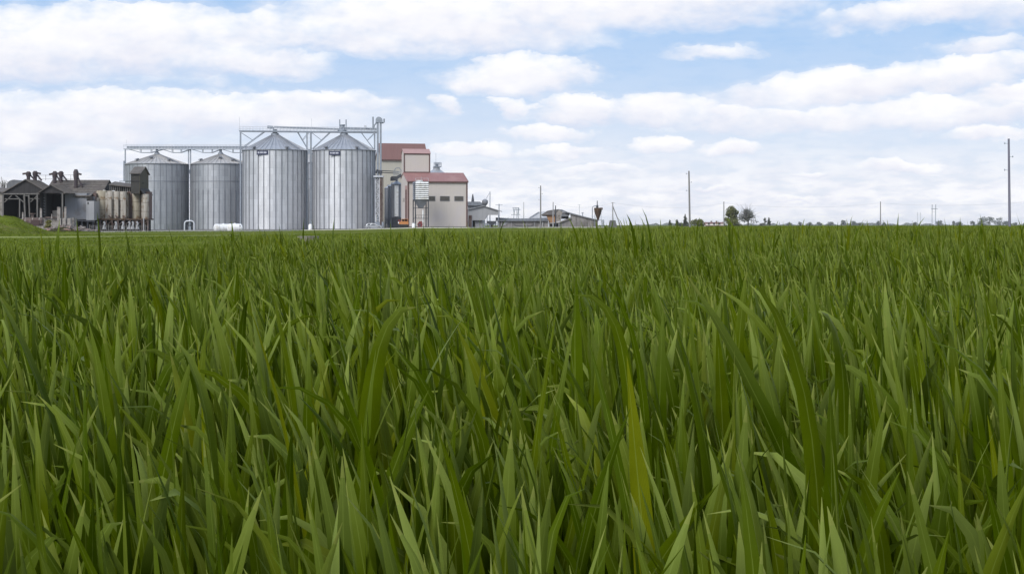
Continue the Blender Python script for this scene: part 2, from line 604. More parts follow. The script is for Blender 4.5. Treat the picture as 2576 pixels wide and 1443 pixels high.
M['leaf_olive'] = mk_leaf('leaves_olive', (.11, .12, .03), (.15, .16, .045), (.19, .195, .07))
M['leaf_grey'] = mk_leaf('leaves_grey', (.15, .155, .14), (.20, .205, .185), (.25, .255, .225))
M['leaf_dark'] = mk_leaf('needles_dark', (.08, .09, .065), (.11, .12, .09), (.14, .15, .115))
M['leaf_yellow'] = mk_leaf('leaves_yellow_green', (.14, .14, .03), (.22, .21, .06), (.29, .28, .10))
M['leaf_far_haze'] = mk_leaf('leaves_far_hazed', (.20, .215, .205), (.25, .265, .255), (.30, .315, .305))  # fading of distant air is mixed into this leaf colour


def mk_wheat():
    m = bpy.data.materials.new('wheat_leaf')
    m.use_nodes = True
    t = m.node_tree
    L = t.links.new
    b = t.nodes['Principled BSDF']
    at = t.nodes.new('ShaderNodeAttribute')
    at.attribute_name = 'tint'
    sp = t.nodes.new('ShaderNodeSeparateColor')
    L(at.outputs['Color'], sp.inputs[0])

    def ma(op, a, bb=None, cc=None, clamp=False):
        n = t.nodes.new('ShaderNodeMath')
        n.operation = op
        n.use_clamp = clamp
        for i, q in enumerate((a, bb, cc)):
            if q is not None:
                setin(t, n.inputs[i], q)
        return n.outputs[0]

    def mix(f, a, bb):
        n = t.nodes.new('ShaderNodeMix')
        n.data_type = 'RGBA'
        setin(t, n.inputs[0], f)
        setin(t, n.inputs[6], a)
        setin(t, n.inputs[7], bb)
        return n.outputs[2]
    rp = t.nodes.new('ShaderNodeValToRGB')
    e = rp.color_ramp.elements
    e[0].position, e[0].color = 0.0, (.028, .050, .001, 1)
    e[1].position, e[1].color = 1.0, (.125, .145, .003, 1)
    for p, c in ((.35, (.047, .077, .001, 1)), (.75, (.075, .103, .002, 1))):
        x = e.new(p)
        x.color = c
    L(sp.outputs[0], rp.inputs[0])
    geo = t.nodes.new('ShaderNodeNewGeometry')
    glauc_sheen = mix(sp.outputs[0], (.090, .125, .026, 1), (.165, .210, .046, 1))
    col = mix(ma('MULTIPLY', geo.outputs['Backfacing'], .12), rp.outputs[0], glauc_sheen)
    # some leaves are bloomed blue-green on both sides, pale sheen included in the colour
    col = mix(ma('MULTIPLY', ma('GREATER_THAN', sp.outputs[1], .90), .6), col, glauc_sheen)
    # the last third of a leaf pales towards its tip
    tipf = t.nodes.new('ShaderNodeMapRange')
    tipf.inputs[1].default_value, tipf.inputs[2].default_value = .66, .98
    L(sp.outputs[2], tipf.inputs[0])
    col = mix(ma('MULTIPLY', tipf.outputs[0], ma('MULTIPLY_ADD', sp.outputs[1], .9, -.15, clamp=True)), col, (.240, .300, .068, 1))
    # midrib
    mid = ma('LESS_THAN', ma('ABSOLUTE', at.outputs['Alpha']), .07)
    col = mix(ma('MULTIPLY', mid, .35), col, (.20, .26, .05, 1))
    # fine veins along the leaf
    vein = ma('SINE', ma('MULTIPLY', at.outputs['Alpha'], 44.0))
    k = ma('MULTIPLY_ADD', vein, .11, 1.0)
    nz = t.nodes.new('ShaderNodeTexNoise')
    tcn = t.nodes.new('ShaderNodeTexCoord')
    L(tcn.outputs['Object'], nz.inputs['Vector'])
    nz.inputs['Scale'].default_value = 38
    nz.inputs['Detail'].default_value = 3
    k = ma('MULTIPLY', k, ma('MULTIPLY_ADD', nz.outputs['Fac'], .5, .75))
    nz2_ = t.nodes.new('ShaderNodeTexNoise')
    L(tcn.outputs['Object'], nz2_.inputs['Vector'])
    nz2_.inputs['Scale'].default_value = .35
    k = ma('MULTIPLY', k, ma('MULTIPLY_ADD', nz2_.outputs['Fac'], .5, .75))
    vm = t.nodes.new('ShaderNodeVectorMath')
    vm.operation = 'SCALE'
    L(col, vm.inputs[0])
    L(k, vm.inputs['Scale'])
    # dry yellow tips
    tip = ma('MULTIPLY', ma('GREATER_THAN', sp.outputs[2], .95), ma('GREATER_THAN', sp.outputs[1], .45))
    col = mix(ma('MULTIPLY', tip, .3), vm.outputs[0], (.28, .28, .08, 1))
    L(col, b.inputs['Base Color'])
    b.inputs['Roughness'].default_value = .40
    b.inputs['Specular IOR Level'].default_value = .03
    tr = t.nodes.new('ShaderNodeBsdfTranslucent')
    tcol = mix(.5, col, (.098, .148, .001, 1))
    L(tcol, tr.inputs[0])
    mx = t.nodes.new('ShaderNodeMixShader')
    mx.inputs[0].default_value = .24
    L(b.outputs[0], mx.inputs[1])
    L(tr.outputs[0], mx.inputs[2])
    L(mx.outputs[0], t.nodes['Material Output'].inputs[0])
    return m


M['wheat'] = mk_wheat()
M['ground'] = mk('field_ground', (.082, .110, .018), (.120, .145, .030), scale=(.5, .12, 1), ns=.8, detail=10, rough=.95, c3=(.110, .112, .038), s3=.06, spec=0.0)
M['soil'] = mk('soil', (.05, .045, .025), (.03, .032, .012), ns=9, detail=6, rough=.95, spec=0.0)
M['mound'] = mk('mound_grass', (.135, .175, .022), (.085, .10, .025), ns=.5, detail=9, rough=.95, bump=.6, bscale=6, c3=(.14, .135, .05), s3=.45, spec=0.0)
M['yard'] = mk('concrete_yard', (.30, .29, .26), (.22, .215, .19), ns=.15, rough=.9)
M['verge_pale'] = mk('dry_verge', (.24, .26, .10), (.17, .20, .07), scale=(.4, 1, 1), ns=1.2, rough=.95, spec=0.0)

# ------------------------------------------------------------------ ground
def grid_mesh(name, xs, ys, zf, mat, kind='structure'):
    X, Y = np.meshgrid(xs, ys)
    Z = zf(X, Y)
    v = np.stack([X.ravel(), Y.ravel(), Z.ravel()], 1)
    nx, ny = len(xs), len(ys)
    i = np.arange(nx - 1)[None, :] + nx * np.arange(ny - 1)[:, None]
    f = np.stack([i, i + 1, i + nx + 1, i + nx], -1).reshape(-1, 4)
    me = bpy.data.meshes.new(name)
    me.from_pydata(v.tolist(), [], f.tolist())
    me.materials.append(mat)
    me.polygons.foreach_set('use_smooth', [True] * len(me.polygons))
    o = bpy.data.objects.new(name, me)
    COL.objects.link(o)
    if kind:
        o['kind'] = kind
    return o


gx = np.unique(np.concatenate([np.linspace(-9000, -400, 14), np.linspace(-400, 400, 121), np.linspace(400, 9000, 14)]))
gy = np.unique(np.concatenate([np.linspace(-6000, -40, 10), np.linspace(-40, 60, 21), np.linspace(60, 700, 129), np.linspace(700, 12000, 20)]))
grid_mesh('ground', gx, gy, lambda x, y: gz(x, y), M['ground'])


# crop edge as a distance for each direction
def d_edge(x, y):
    p = CX + F * x / np.maximum(y, 1e-3)
    return np.interp(p, [-1500, 0, 500, 900, 1288, 1500, 1650, 1750, 1850], [8.5, 10, 11.5, 15.5, 26, 45, 80, 160, 700])


sx_ = np.linspace(-16, 16, 60)
sy_ = np.linspace(-2, 60, 120)
so_ = grid_mesh('soil', sx_, sy_, lambda x, y: np.where(y < d_edge(x, y) - .5, gz(x, y) + .012, gz(x, y) - .15), M['soil'])

# concrete yard round the silos and its raised kerb
edge_pts = [(-160, 345), (230, 352), (420, 366), (600, 385), (760, 420), (900, 428), (1020, 432), (1180, 436), (1300, 455), (1520, 470)]
mb = MB()
P = [(PX(p, D), D) for p, D in edge_pts]
for (a, b_) in zip(P[:-1], P[1:]):
    n = 6
    for k in range(n):
        q0 = (a[0] + (b_[0] - a[0]) * k / n, a[1] + (b_[1] - a[1]) * k / n)
        q1 = (a[0] + (b_[0] - a[0]) * (k + 1) / n, a[1] + (b_[1] - a[1]) * (k + 1) / n)
        r0, r1 = (q0[0] * 1.25, q0[1] + 100), (q1[0] * 1.25, q1[1] + 100)
        mb.add([(q0[0], q0[1], g1(*q0) + .10), (q1[0], q1[1], g1(*q1) + .10), (r1[0], r1[1], g1(*r1) + .10), (r0[0], r0[1], g1(*r0) + .10)], [(0, 1, 2, 3)])
tag(mb.build('yard_pavement', M['yard']), kind='structure')
mb = MB()
for (a, b_) in zip(P[:-1], P[1:]):
    n = 8
    for k in range(n):
        q0 = (a[0] + (b_[0] - a[0]) * k / n, a[1] + (b_[1] - a[1]) * k / n)
        q1 = (a[0] + (b_[0] - a[0]) * (k + .985) / n, a[1] + (b_[1] - a[1]) * (k + .985) / n)
        mb.beam((q0[0], q0[1] - .25, g1(*q0) + .06), (q1[0], q1[1] - .25, g1(*q1) + .06), .35, .3)
tag(mb.build('kerb', M['concrete_pale']), kind='structure')

# pale dry verge strip along the track at the left
mb = MB()
vp = [(-300, 70), (0, 74), (200, 79), (400, 88), (560, 98), (760, 118)]
vq = [(PX(p, D), D) for p, D in vp]
rng = random.Random(4)
for (a, b_) in zip(vq[:-1], vq[1:]):
    n = 10
    for k in range(n):
        q = [(a[0] + (b_[0] - a[0]) * t / n, a[1] + (b_[1] - a[1]) * t / n) for t in (k, k + 1)]
        z = [g1(*qq) for qq in q]
        mb.add([(q[0][0], q[0][1] - .7, z[0] - .01), (q[1][0], q[1][1] - .7, z[1] - .01), (q[1][0], q[1][1], z[1] + .07), (q[0][0], q[0][1], z[0] + .07),
                (q[1][0], q[1][1] + .7, z[1] - .01), (q[0][0], q[0][1] + .7, z[0] - .01)], [(0, 1, 2, 3), (3, 2, 4, 5)])
tag(mb.build('path_verge', M['verge_pale']), kind='structure')

# grassy mound at the left edge
MD = 210.0


def mound_z(x, y):
    p = CX + F * x / MD
    h = np.interp(p, [-700, -420, -200, -60, 0, 18, 35, 50, 63, 80, 95, 110, 126],
                  [0, .5, 1.3, 1.1, PZ(545.5, MD) + .85, PZ(547, MD) + .85, PZ(551, MD) + .85, PZ(559, MD) + .85, PZ(566, MD) + .85, PZ(574, MD) + .85, PZ(582, MD) + .85, .10, 0])
    yy = np.clip(1 - np.abs((y - MD) / 16.0), 0, 1)
    prof = yy * yy * (3 - 2 * yy)
    bump = .05 * np.sin(x * 2.1 + y) * np.sin(y * 1.3 - x * .7) + .04 * np.sin(x * 5.3 + y * 3.1)
    return gz(x, y) + h * prof + bump * np.clip(h * prof, 0, 1) - .03


grid_mesh('mound_hill', np.linspace(PX(-700, MD), PX(130, MD), 90), np.linspace(MD - 16, MD + 16, 41), mound_z, M['mound'])


# ------------------------------------------------------------------ grain silos
def glyphs(mb, x0, x1, y, z0, z1, n):
    """a row of blocky marks too small to read"""
    w = (x1 - x0) / n
    for i in range(n):
        a, b = x0 + i * w, x0 + (i + .82) * w
        t = w * .3
        mb.box(a, a + t, y - .03, y, z0, z1)
        if i % 3 != 1:
            mb.box(b - t, b, y - .03, y, z0, z1)
        mb.box(a + t, b - t, y - .03, y, (z0 + z1) / 2 - t * .4, (z0 + z1) / 2 + t * .4)
        if i % 2 == 0:
            mb.box(a + t, b - t, y - .03, y, z1 - t * .7, z1)


def silo(name, pl, pr, D, ywall, yapex, base_z, old, label, sign=None, vents=((-.5, .35), (.55, .35)), cap_px=9):
    s = S(D)
    cx = ((pl + pr) / 2 - CX) * s
    r = (pr - pl) / 2 * s
    zt = PZ(ywall, D)
    za = PZ(yapex, D)
    root = thing(name, (cx, D, base_z), label, 'silo', 'corrugated steel grain silos')
    wall = MB()
    n = 33 if old else 34
    wall.lathe((cx, D), [(r, base_z), (r, zt)], n=136 if not old else 132, mi=0)
    wm_ = 'silo_old' if old else 'silo_new'
    for k in range(n):
        t = 2 * math.pi * (k + .37) / n
        if old:
            zm = base_z + (zt - base_z) * .60
            segs = ((base_z, zm, .13, .16), (zm, zt, .06, .09))
        else:
            segs = ((base_z, zt, .105, .15),)
        for (z0, z1, hw, pr_) in segs:
            ct, st = math.cos(t), math.sin(t)
            vs = []
            for z in (z0, z1):
                for (q, w_) in ((r - .03, -hw), (r - .03, hw), (r + pr_, hw), (r + pr_, -hw)):
                    vs.append((cx + q * ct - w_ * st, D + q * st + w_ * ct, z))
            wall.add(vs, [(0, 3, 2, 1), (4, 5, 6, 7), (0, 1, 5, 4), (1, 2, 6, 5), (2, 3, 7, 6), (3, 0, 4, 7)], 1)
    if old:
        wall.lathe((cx, D), [(r + .01, zt - 5.2), (r + .09, zt - 5.2), (r + .09, zt - 5.05), (r + .01, zt - 5.05)], n=66, mi=1, caps=False)
    wall.build('wall', [M[wm_], M['rib']], root, smooth=True)
    rm = M['roof_old'] if old else M['roof_new']
    roof = MB()
    rc = cap_px * s
    N = 40
    ov = r + .30
    zc = za - .5
    # folded roof sheets: the sheets sag a little between standing seams
    vs, fs = [], []
    for (q, z, dip) in ((ov, zt - .05, .12), (r * .55, zt + (zc - zt) * .47, .06), (rc, zc, 0)):
        for k in range(2 * N):
            t = 2 * math.pi * k / (2 * N)
            dd = dip if k % 2 else 0
            vs.append((cx + q * math.cos(t), D + q * math.sin(t), z - dd))
    m2 = 2 * N
    for i in range(2):
        for k in range(m2):
            k2 = (k + 1) % m2
            fs.append((i * m2 + k, i * m2 + k2, (i + 1) * m2 + k2, (i + 1) * m2 + k))
    roof.add(vs, fs)
    for k in range(N):
        t = 2 * math.pi * k / N
        roof.beam((cx + ov * math.cos(t), D + ov * math.sin(t), zt - .02), (cx + rc * math.cos(t), D + rc * math.sin(t), zc + .03), .09, .10)
    roof.lathe((cx, D), [(ov - .02, zt - .05), (ov - .02, zt - .22), (r + .02, zt - .22)], n=80, mi=1, caps=False)
    ro = roof.build('roof', [rm, M['rib']], root)
    c = MB()
    c.lathe((cx, D), [(rc * 1.12, zc - .1), (rc * 1.12, zc + .35), (rc * .7, za + .1), (rc * .55, za + .1), (rc * .55, za + 1.1)], n=20)
    c.build('roof_cap', M['steel'], ro, smooth=True)
    for (u, h) in vents:
        v = MB()
        q = ov * (1 - h) + rc * h
        t = -math.pi / 2 + u
        p = Vector((cx + q * math.cos(t), D + q * math.sin(t), zt + (zc - zt) * h))
        d = Vector((math.cos(t), math.sin(t), 0))
        v.beam(p + Vector((0, 0, -.05)), p + Vector((0, 0, .55)), .75, .75)
        v.beam(p + d * -.2 + Vector((0, 0, .62)), p + d * .75 + Vector((0, 0, .30)), .95, .12)
        v.build('roof_vent', M['rib'], ro)
    # a ladder up the roof slope
    ld = MB()
    t = -math.pi / 2 + (.95 if pl != 485 else -.95)
    for off in (-.035, .035):
        ld.beam((cx + (ov - .3) * math.cos(t + off), D + (ov - .3) * math.sin(t + off), zt + .25),
                (cx + (rc + .3) * math.cos(t + off * 2.5), D + (rc + .3) * math.sin(t + off * 2.5), zc + .1), .09, .12)
    for k in range(14):
        f = (k + .5) / 14
        q = (ov - .3) * (1 - f) + (rc + .3) * f
        o = .035 * (1 - f) + .0875 * f
        ld.beam((cx + q * math.cos(t - o), D + q * math.sin(t - o), zt + .25 + (zc - zt - .15) * f), (cx + q * math.cos(t + o), D + q * math.sin(t + o), zt + .25 + (zc - zt - .15) * f), .07, .07)
    ld.build('roof_ladder', M['steel'], ro)
    # foundation ring
    fd = MB()
    fd.lathe((cx, D), [(r + .35, base_z - .35), (r + .35, base_z + .16), (r + .03, base_z + .16)], n=60, caps=False)
    fd.build('foundation', M['concrete_dark'], root)
    if sign:
        x0, x1, y0, y1 = sign
        yf = D - r * math.sqrt(max(0, 1 - (((x0 + x1) / 2 - (pl + pr) / 2) / ((pr - pl) / 2)) ** 2)) - .75
        X0, X1, Z0, Z1 = PX(x0, yf), PX(x1, yf), PZ(y1, yf), PZ(y0, yf)
        sg = MB()
        sg.box(X0, X1, yf, yf + .08, Z0, Z1)
        for xx in (X0 + .3, X1 - .3):
            sg.beam((xx, yf + .08, Z1 - .2), (xx, yf + 1.3, Z1 - .2), .08)
        so2 = sg.build('sign', M['navy'], root)
        lt = MB()
        glyphs(lt, X0 + .32, X1 - .32, yf - .004, Z0 + (Z1 - Z0) * .33, Z0 + (Z1 - Z0) * .70, 8)
        lt.build('lettering', M['letter'], so2)
    return root, cx, r


GS = -.86
DA = 478.0
silo('grain_silo', 317.5, 472.5, DA + 8, 413, 384, g1(PX(395, DA), DA) + .1, True, 'short dark grain silo with sandy roof, rising behind the wooden tower', vents=((-.75, .3), (-.15, .55), (.75, .32)), cap_px=6)
silo('grain_silo', 482, 628, DA + 8, 413, 384, g1(PX(555, DA), DA) + .1, True, 'short dark grain silo with sandy roof, behind the two white gas tanks', vents=((-.9, .3), (.15, .55), (.75, .32)), cap_px=6)
DB = 470.0
silo('grain_silo', 611.5, 772, DB, 378.5, 335, g1(PX(690, DB), DB) + .1, False, 'tall bright grain silo with navy sign, beside the shorter dark silo', sign=(645.5, 675, 378.5, 389.5), vents=((-.55, .05), (.52, .05)))
silo('grain_silo', 787.5, 943.5, DB, 378.5, 335, g1(PX(865, DB), DB) + .1, False, 'tall bright grain silo with navy sign, behind the parked silver car', sign=(827.5, 856, 379.8, 390.5), vents=((-.5, .05), (.52, .05)))
silo('grain_silo', 700, 852, 530, 411, 384, g1(PX(776, 530), 530) + .1, True, 'dark grain silo showing only in the gap between the two tall bright silos', vents=())

# --- walkways over the silos
# lower gallery
D = DA + 8
root = thing('conveyor_gallery', (PX(470, D), D, g1(PX(470, D), D) + .1), 'long grey conveyor walkway with railings over the two shorter dark silos', 'conveyor')
m1 = MB()
x0, x1 = PX(315, D), PX(628, D)
m1.box(x0 + .6, x1, D - .55, D + .55, PZ(372.5, D), PZ(368.6, D))
m1.build('conveyor', M['steel'], root)
m2 = MB()
m2.box(x0 - .3, x1, D - .9, D + .9, PZ(376, D), PZ(374.4, D))
for a, b in ((342, 412), (425, 467), (425 + 0, 467)):
    pass
for cxp in (372, 434, 515, 576):
    pass
for (a, b, c, d_) in ((326, 354, 381, 410), (410, 434, 456, 478), (484, 510, 534, 556), (560, 586, 610, 628)):
    zt, zb = PZ(376, D), PZ(384, D)
    for yy in (D - .7, D + .7):
        m2.beam((PX(a, D), yy, zt), (PX(b, D), yy, zb), .18)
        m2.beam((PX(b, D), yy, zb), (PX(c, D), yy, zb), .18)
        m2.beam((PX(c, D), yy, zb), (PX(d_, D), yy, zt), .18)
        m2.beam((PX(b, D), yy, zb), (PX(b, D), yy, zt), .14)
        m2.beam((PX(c, D), yy, zb), (PX(c, D), yy, zt), .14)
m2.build('truss', M['steel'], root)
m3 = MB()
for yy in (D - .9, D + .9):
    for z in (PZ(364, D), PZ(367, D)):
        m3.beam((x0 - .3, yy, z), (x1, yy, z), .07)
    for k in range(40):
        xx = x0 - .3 + (x1 - x0) * k / 39
        m3.beam((xx, yy, PZ(375, D)), (xx, yy, PZ(364, D)), .06)
m3.build('railing', M['steel_light'], root)
for px, yb in ((317, 412), (474.6, 577), (479.6, 577)):
    m4 = MB()
    zb = PZ(yb, D)
    m4.box(PX(px, D) - .16, PX(px, D) + .16, D - 1.1 if px == 317 else D - .3, D - .78 if px == 317 else D + .02, zb if px == 317 else g1(PX(px, D), D), PZ(376, D))
    if px == 317:
        m4.box(PX(px, D) - .5, PX(px, D) - .1, D - 1.3, D - .9, PZ(455, D), PZ(405, D))
    m4.build('post', M['steel'], root)
m5 = MB()
for k in range(18):
    z = PZ(380 + k * 9.5, D)
    m5.beam((PX(474.6, D), D - .32, z), (PX(479.6, D), D - .32, z), .09)
for px in (475.6, 478.6):
    m5.beam((PX(px, D), D - .32, PZ(379, D)), (PX(px, D), D - .32, PZ(543, D)), .07)
m5.box(PX(475.3, D), PX(478.9, D), D - .26, D - .1, PZ(436, D), PZ(428, D))
m5.build('ladder', M['steel_light'], root)
mb = MB()
mb.beam((PX(318, D), D, PZ(364, D)), (PX(318, D), D, PZ(352, D)), .07)
mb.build('mast', M['steel_light'], root)

# arched pipe between the short silos
D = DA - 6
ap = MB()
pts = []
x0, x1, zb, zt = PX(464.4, D), PX(488.4, D), g1(PX(476, D), D), PZ(555.5, D)
rr = .9
pts = [(x0, D, zb), (x0, D, zt - rr)]
for k in range(1, 6):
    t = math.pi / 2 * k / 6
    pts.append((x0 + rr * (1 - math.cos(t)), D, zt - rr + rr * math.sin(t)))
for k in range(0, 6):
    t = math.pi / 2 * k / 6
    pts.append((x1 - rr + rr * math.sin(t), D, zt - rr + rr * math.cos(t)))
pts += [(x1, D, zt - rr), (x1, D, zb)]
ap.tube(pts, .22, 10)
root = thing('pipe_arch', (PX(476, D), D, zb), 'grey arched pipe frame standing between the two shorter dark silos', 'pipe')
ap.build('pipe', M['steel_light'], root, smooth=True)
ap = MB()
ap.box(PX(467, D), PX(485.5, D), D + .6, D + 1.8, zb, PZ(558, D))
ap.build('housing', M['steel_dark'], root)
ap = MB()
ap.box(PX(474, D), PX(480, D), D + .2, D + .55, zb, PZ(569, D))
ap.lathe((PX(477, D), D + .35), [(.2, PZ(569, D)), (.35, PZ(563, D)), (.35, PZ(560, D))], n=12)
ap.build('blower', M['steel'], root)

# upper gallery
D = DB
root = thing('conveyor_gallery', (PX(776, D), D, g1(PX(776, D), D) + .1), 'high grey conveyor walkway with diagonal struts over the two tall bright silos', 'conveyor')
m1 = MB()
x0, x1 = PX(603, D), PX(950, D)
for yy in (D - 1.0, D + 1.0):
    m1.beam((x0, yy, PZ(330, D)), (x1, yy, PZ(333.5, D)), .28, .38)
m1.box(x0, x1, D - .95, D + .95, PZ(330.3, D), PZ(330.0, D))
for (xt, xb) in ((665, 606.5), (748, 774), (832, 786), (907, 942)):
    for yy in (D - .95, D + .95):
        m1.beam((PX(xt, D), yy, PZ(331.5, D)), (PX(xb, D), yy, PZ(375, D) if xt != 907 else PZ(378, D)), .17)
        xm, ym = (xt + xb) / 2, 353
        xs = 606.5 if xt == 665 else (776 if xt == 748 else (784 if xt == 832 else 943))
        m1.beam((PX(xm, D), yy, PZ(ym, D)), (PX(xs, D), yy, PZ(334, D)), .11)
m1.build('truss', M['steel'], root)
m3 = MB()
for yy in (D - 1.05, D + 1.05):
    for z0, z1 in ((PZ(318.5, D), PZ(321, D)), (PZ(324, D), PZ(327, D))):
        m3.beam((x0, yy, z0), (x1, yy, z1), .07)
    for k in range(42):
        xx = x0 + (x1 - x0) * k / 41
        m3.beam((xx, yy, PZ(330 + 3 * k / 41, D)), (xx, yy, PZ(318.5 + 2.5 * k / 41, D)), .06)
m3.build('railing', M['steel_light'], root)
m4 = MB()
m4.beam((PX(690, D), D, PZ(319.5, D)), (PX(855, D), D, PZ(325.5, D)), .55, .5)
m4.beam((PX(866, D), D, PZ(323, D)), (PX(947, D), D, PZ(325.5, D)), .75, .6)
m4.beam((PX(673, D), D, PZ(319.5, D)), (PX(687, D), D, PZ(320.5, D)), .8, .75)
m4.beam((PX(688, D), D, PZ(321, D)), (PX(688, D), D, PZ(331, D)), .35)
m4.build('conveyor', M['steel'], root)
for px, yb in ((606.5, 470), (773.5, 577), (783.5, 577), (943.2, 577)):
    mp_ = MB()
    yy = D - 8.2 if px == 606.5 else D - 1.1
    mp_.box(PX(px, D) - .2, PX(px, D) + .2, D - 1.2, D - .8, g1(PX(px, D), D), PZ(331, D))
    mp_.build('post', M['steel'], root)
mh = MB()
c = W(861, 326, D)
mh.lathe((c.x, D), [(.9, PZ(334, D)), (1.25, PZ(331, D)), (1.25, PZ(327, D)), (.7, PZ(323, D)), (.7, PZ(316, D)), (.8, PZ(316, D)), (.8, PZ(313.5, D))], n=14)
for px in (855, 871):
    mh.beam((PX(px, D), D - .4, PZ(330, D)), (PX(px, D), D - .4, PZ(301, D)), .3)
mh.build('transfer_head', M['steel'], root)
for px, yt in ((604, 295), (785, 298), (919.5, 318)):
    mk_ = MB()
    mk_.beam((PX(px, D), D - 1.05, PZ(331, D)), (PX(px, D), D - 1.05, PZ(yt, D)), .08)
    if px == 919.5:
        mk_.box(PX(917, D), PX(922.5, D), D - 1.25, D - .85, PZ(319.8, D), PZ(316.2, D))
    mk_.build('mast', M['steel_light'], root)
mw = MB()
for k, (y0, y1) in enumerate(((380, 398), (384, 395))):
    pass
# pale ladder cage between the two tall silos
for k in range(22):
    z = PZ(336 + k * 3.6, D)
    mw.beam((PX(774, D), D - 1.25, z), (PX(783, D), D - 1.25, z), .07)
for px in (775.5, 781.5):
    mw.beam((PX(px, D), D - 1.25, PZ(335, D)), (PX(px, D), D - 1.25, PZ(413, D)), .07)
mw.build('ladder', M['steel_light'], root)

# bucket elevator beside the right tall silo
D = DB - 4
zg = g1(PX(955, D), D) + .1
root = thing('bucket_elevator', (PX(954, D), D, zg), 'tall slim bucket elevator with rounded head rising beside the barn', 'elevator')
me_ = MB()
for px in (950.3, 957.6):
    me_.box(PX(px, D) - .26, PX(px, D) + .26, D - .3, D + .3, zg, PZ(304, D))
me_.build('leg', M['steel'], root)
me_ = MB()
cz = PZ(302.5, D)
cxh = PX(953.5, D)
pr = []
n = 18
rad = .92
poly = [(cxh - rad, PZ(309, D))] + [(cxh - rad * math.cos(math.pi * k / n), cz + rad * math.sin(math.pi * k / n)) for k in range(n + 1)] + [(cxh + rad, PZ(309, D))]
me_.prism(poly, D - .55, D + .55)
me_.build('head', M['steel'], root)
me_ = MB()
me_.tube([(PX(958, D), D, PZ(309, D)), (PX(964, D), D, PZ(309, D)), (PX(966, D), D, PZ(307.5, D)), (PX(966.2, D), D, PZ(299, D))], .22, 8)
me_.tube([(PX(949, D), D, PZ(306, D)), (PX(941, D), D, PZ(316, D)), (PX(940, D), D, PZ(322, D))], .2, 8)
me_.tube([(PX(938.3, D), D, PZ(326, D)), (PX(938.3, D), D, PZ(294, D))], .2, 8)
me_.build('spout', M['steel'], root, smooth=True)
D2 = D - 1.6
me_ = MB()
for px in (945, 955.5):
    for yy in (D2, D2 + 1.2):
        me_.box(PX(px, D) - .1, PX(px, D) + .1, yy - .1, yy + .1, zg, PZ(445, D))
for k in range(9):
    za_, zb_ = PZ(445 + k * 12, D), PZ(457 + k * 12, D)
    p = (945, 955.5) if k % 2 else (955.5, 945)
    me_.beam((PX(p[0], D), D2, za_), (PX(p[1], D), D2, zb_), .12)
    me_.beam((PX(945, D), D2, zb_), (PX(955.5, D), D2, zb_), .1)
me_.box(PX(941, D), PX(965, D), D2 - .6, D2 + 1.8, PZ(446, D), PZ(442.5, D))
me_.build('support_tower', M['steel_light'], root)
me_ = MB()
me_.box(PX(945.6, D), PX(955, D), D2 + .3, D2 + 1.0, PZ(540, D), PZ(447, D))
me_.build('panel', M['grey_sheet_light'], root)
me_ = MB()
me_.tube([(PX(959.3, D), D2, zg), (PX(959.3, D), D2, PZ(446, D))], .33, 10)
me_.tube([(PX(964.2, D), D2, zg), (PX(964.2, D), D2, PZ(446, D))], .15, 8)
me_.build('downpipe', M['rust_grey'], root, smooth=True)
me_ = MB()
me_.box(PX(952, D), PX(963, D), D2 - .9, D2 - .3, PZ(438, D), PZ(430, D))
me_.tube([(PX(946, D), D2, PZ(436, D)), (PX(950, D), D2, PZ(428, D)), (PX(955, D), D2, PZ(432, D))], .3, 8)
me_.tube([(PX(956, D), D2, PZ(429.5, D)), (PX(998, D), D + 8, PZ(429.5, D))], .13, 6)
me_.tube([(PX(956, D), D2, PZ(434, D)), (PX(998, D), D + 8, PZ(434, D))], .13, 6)
me_.build('chute', M['steel_dark'], root)
me_ = MB()
me_.box(PX(951, D), PX(961, D), D2 - 1.3, D2 - .2, zg, PZ(566, D))
me_.box(PX(944, D), PX(966, D), D2 - .2, D2 + 1.6, zg, PZ(558, D))
me_.build('boot', M['steel'], root)

# ------------------------------------------------------------------ processing barn (turned a little)
AL = R(14)
D0 = 448.0


def local(px, D):
    return Matrix.Translation((PX(px, D), D, 0)) @ Matrix.Rotation(AL, 4, 'Z')


T = local(1026, D0)
zg = g1(PX(1100, D0), D0) + .05
ZE = PZ(455.5, D0)
ZR = 14.7
UW = 16.3
UR = 7.25      # width of the roof tower
root = thing('processing_barn', (PX(1026, D0), D0, zg), 'beige clad barn with red sheet roof and square roof tower beside the silos', 'building', None)
b = MB(T)
# walls: front, left gable, right gable
b.sideprism([(0, zg), (0, ZE), (6.5, ZR), (10, ZR - 1.4), (10, zg)], 0, UW)
b.build('wall', M['barn_wall'], root)
b = MB(T)
sl = (ZR - ZE) / 6.5
b.slab([(-.15, -.35, ZE - .35 * sl + .12), (UW + .15, -.35, ZE - .35 * sl + .12), (UW + .15, 6.5, ZR + .12), (-.15, 6.5, ZR + .12)], .1)
b.slab([(-.15, 10.35, ZR - 1.42), (UW + .15, 10.35, ZR - 1.42), (UW + .15, 6.52, ZR + .12), (-.15, 6.52, ZR + .12)], .1)
rf = b.build('roof', M['barn_roof'], root)
b = MB(T)
b.box(-.17, UW + .17, -.42, -.36, ZE - .42, ZE - .02)
b.box(-.10, .32, -.10, -.004, zg, ZE - .43)
b.box(UW - .34, UW + .08, -.10, -.004, zg, ZE - .43)
b.box(UW + .002, UW + .07, -.01, .4, zg, ZE - .43)
b.beam((UW + .19, -.35, ZE - .35 * sl), (UW + .19, 6.5, ZR), .07, .4)
b.build('trim', M['trim'], root)
b = MB(T)
b.beam((-.19, -.35, ZE - .35 * sl), (-.19, 6.5, ZR), .07, .4)
b.build('verge_trim', M['trim_pink'], root)
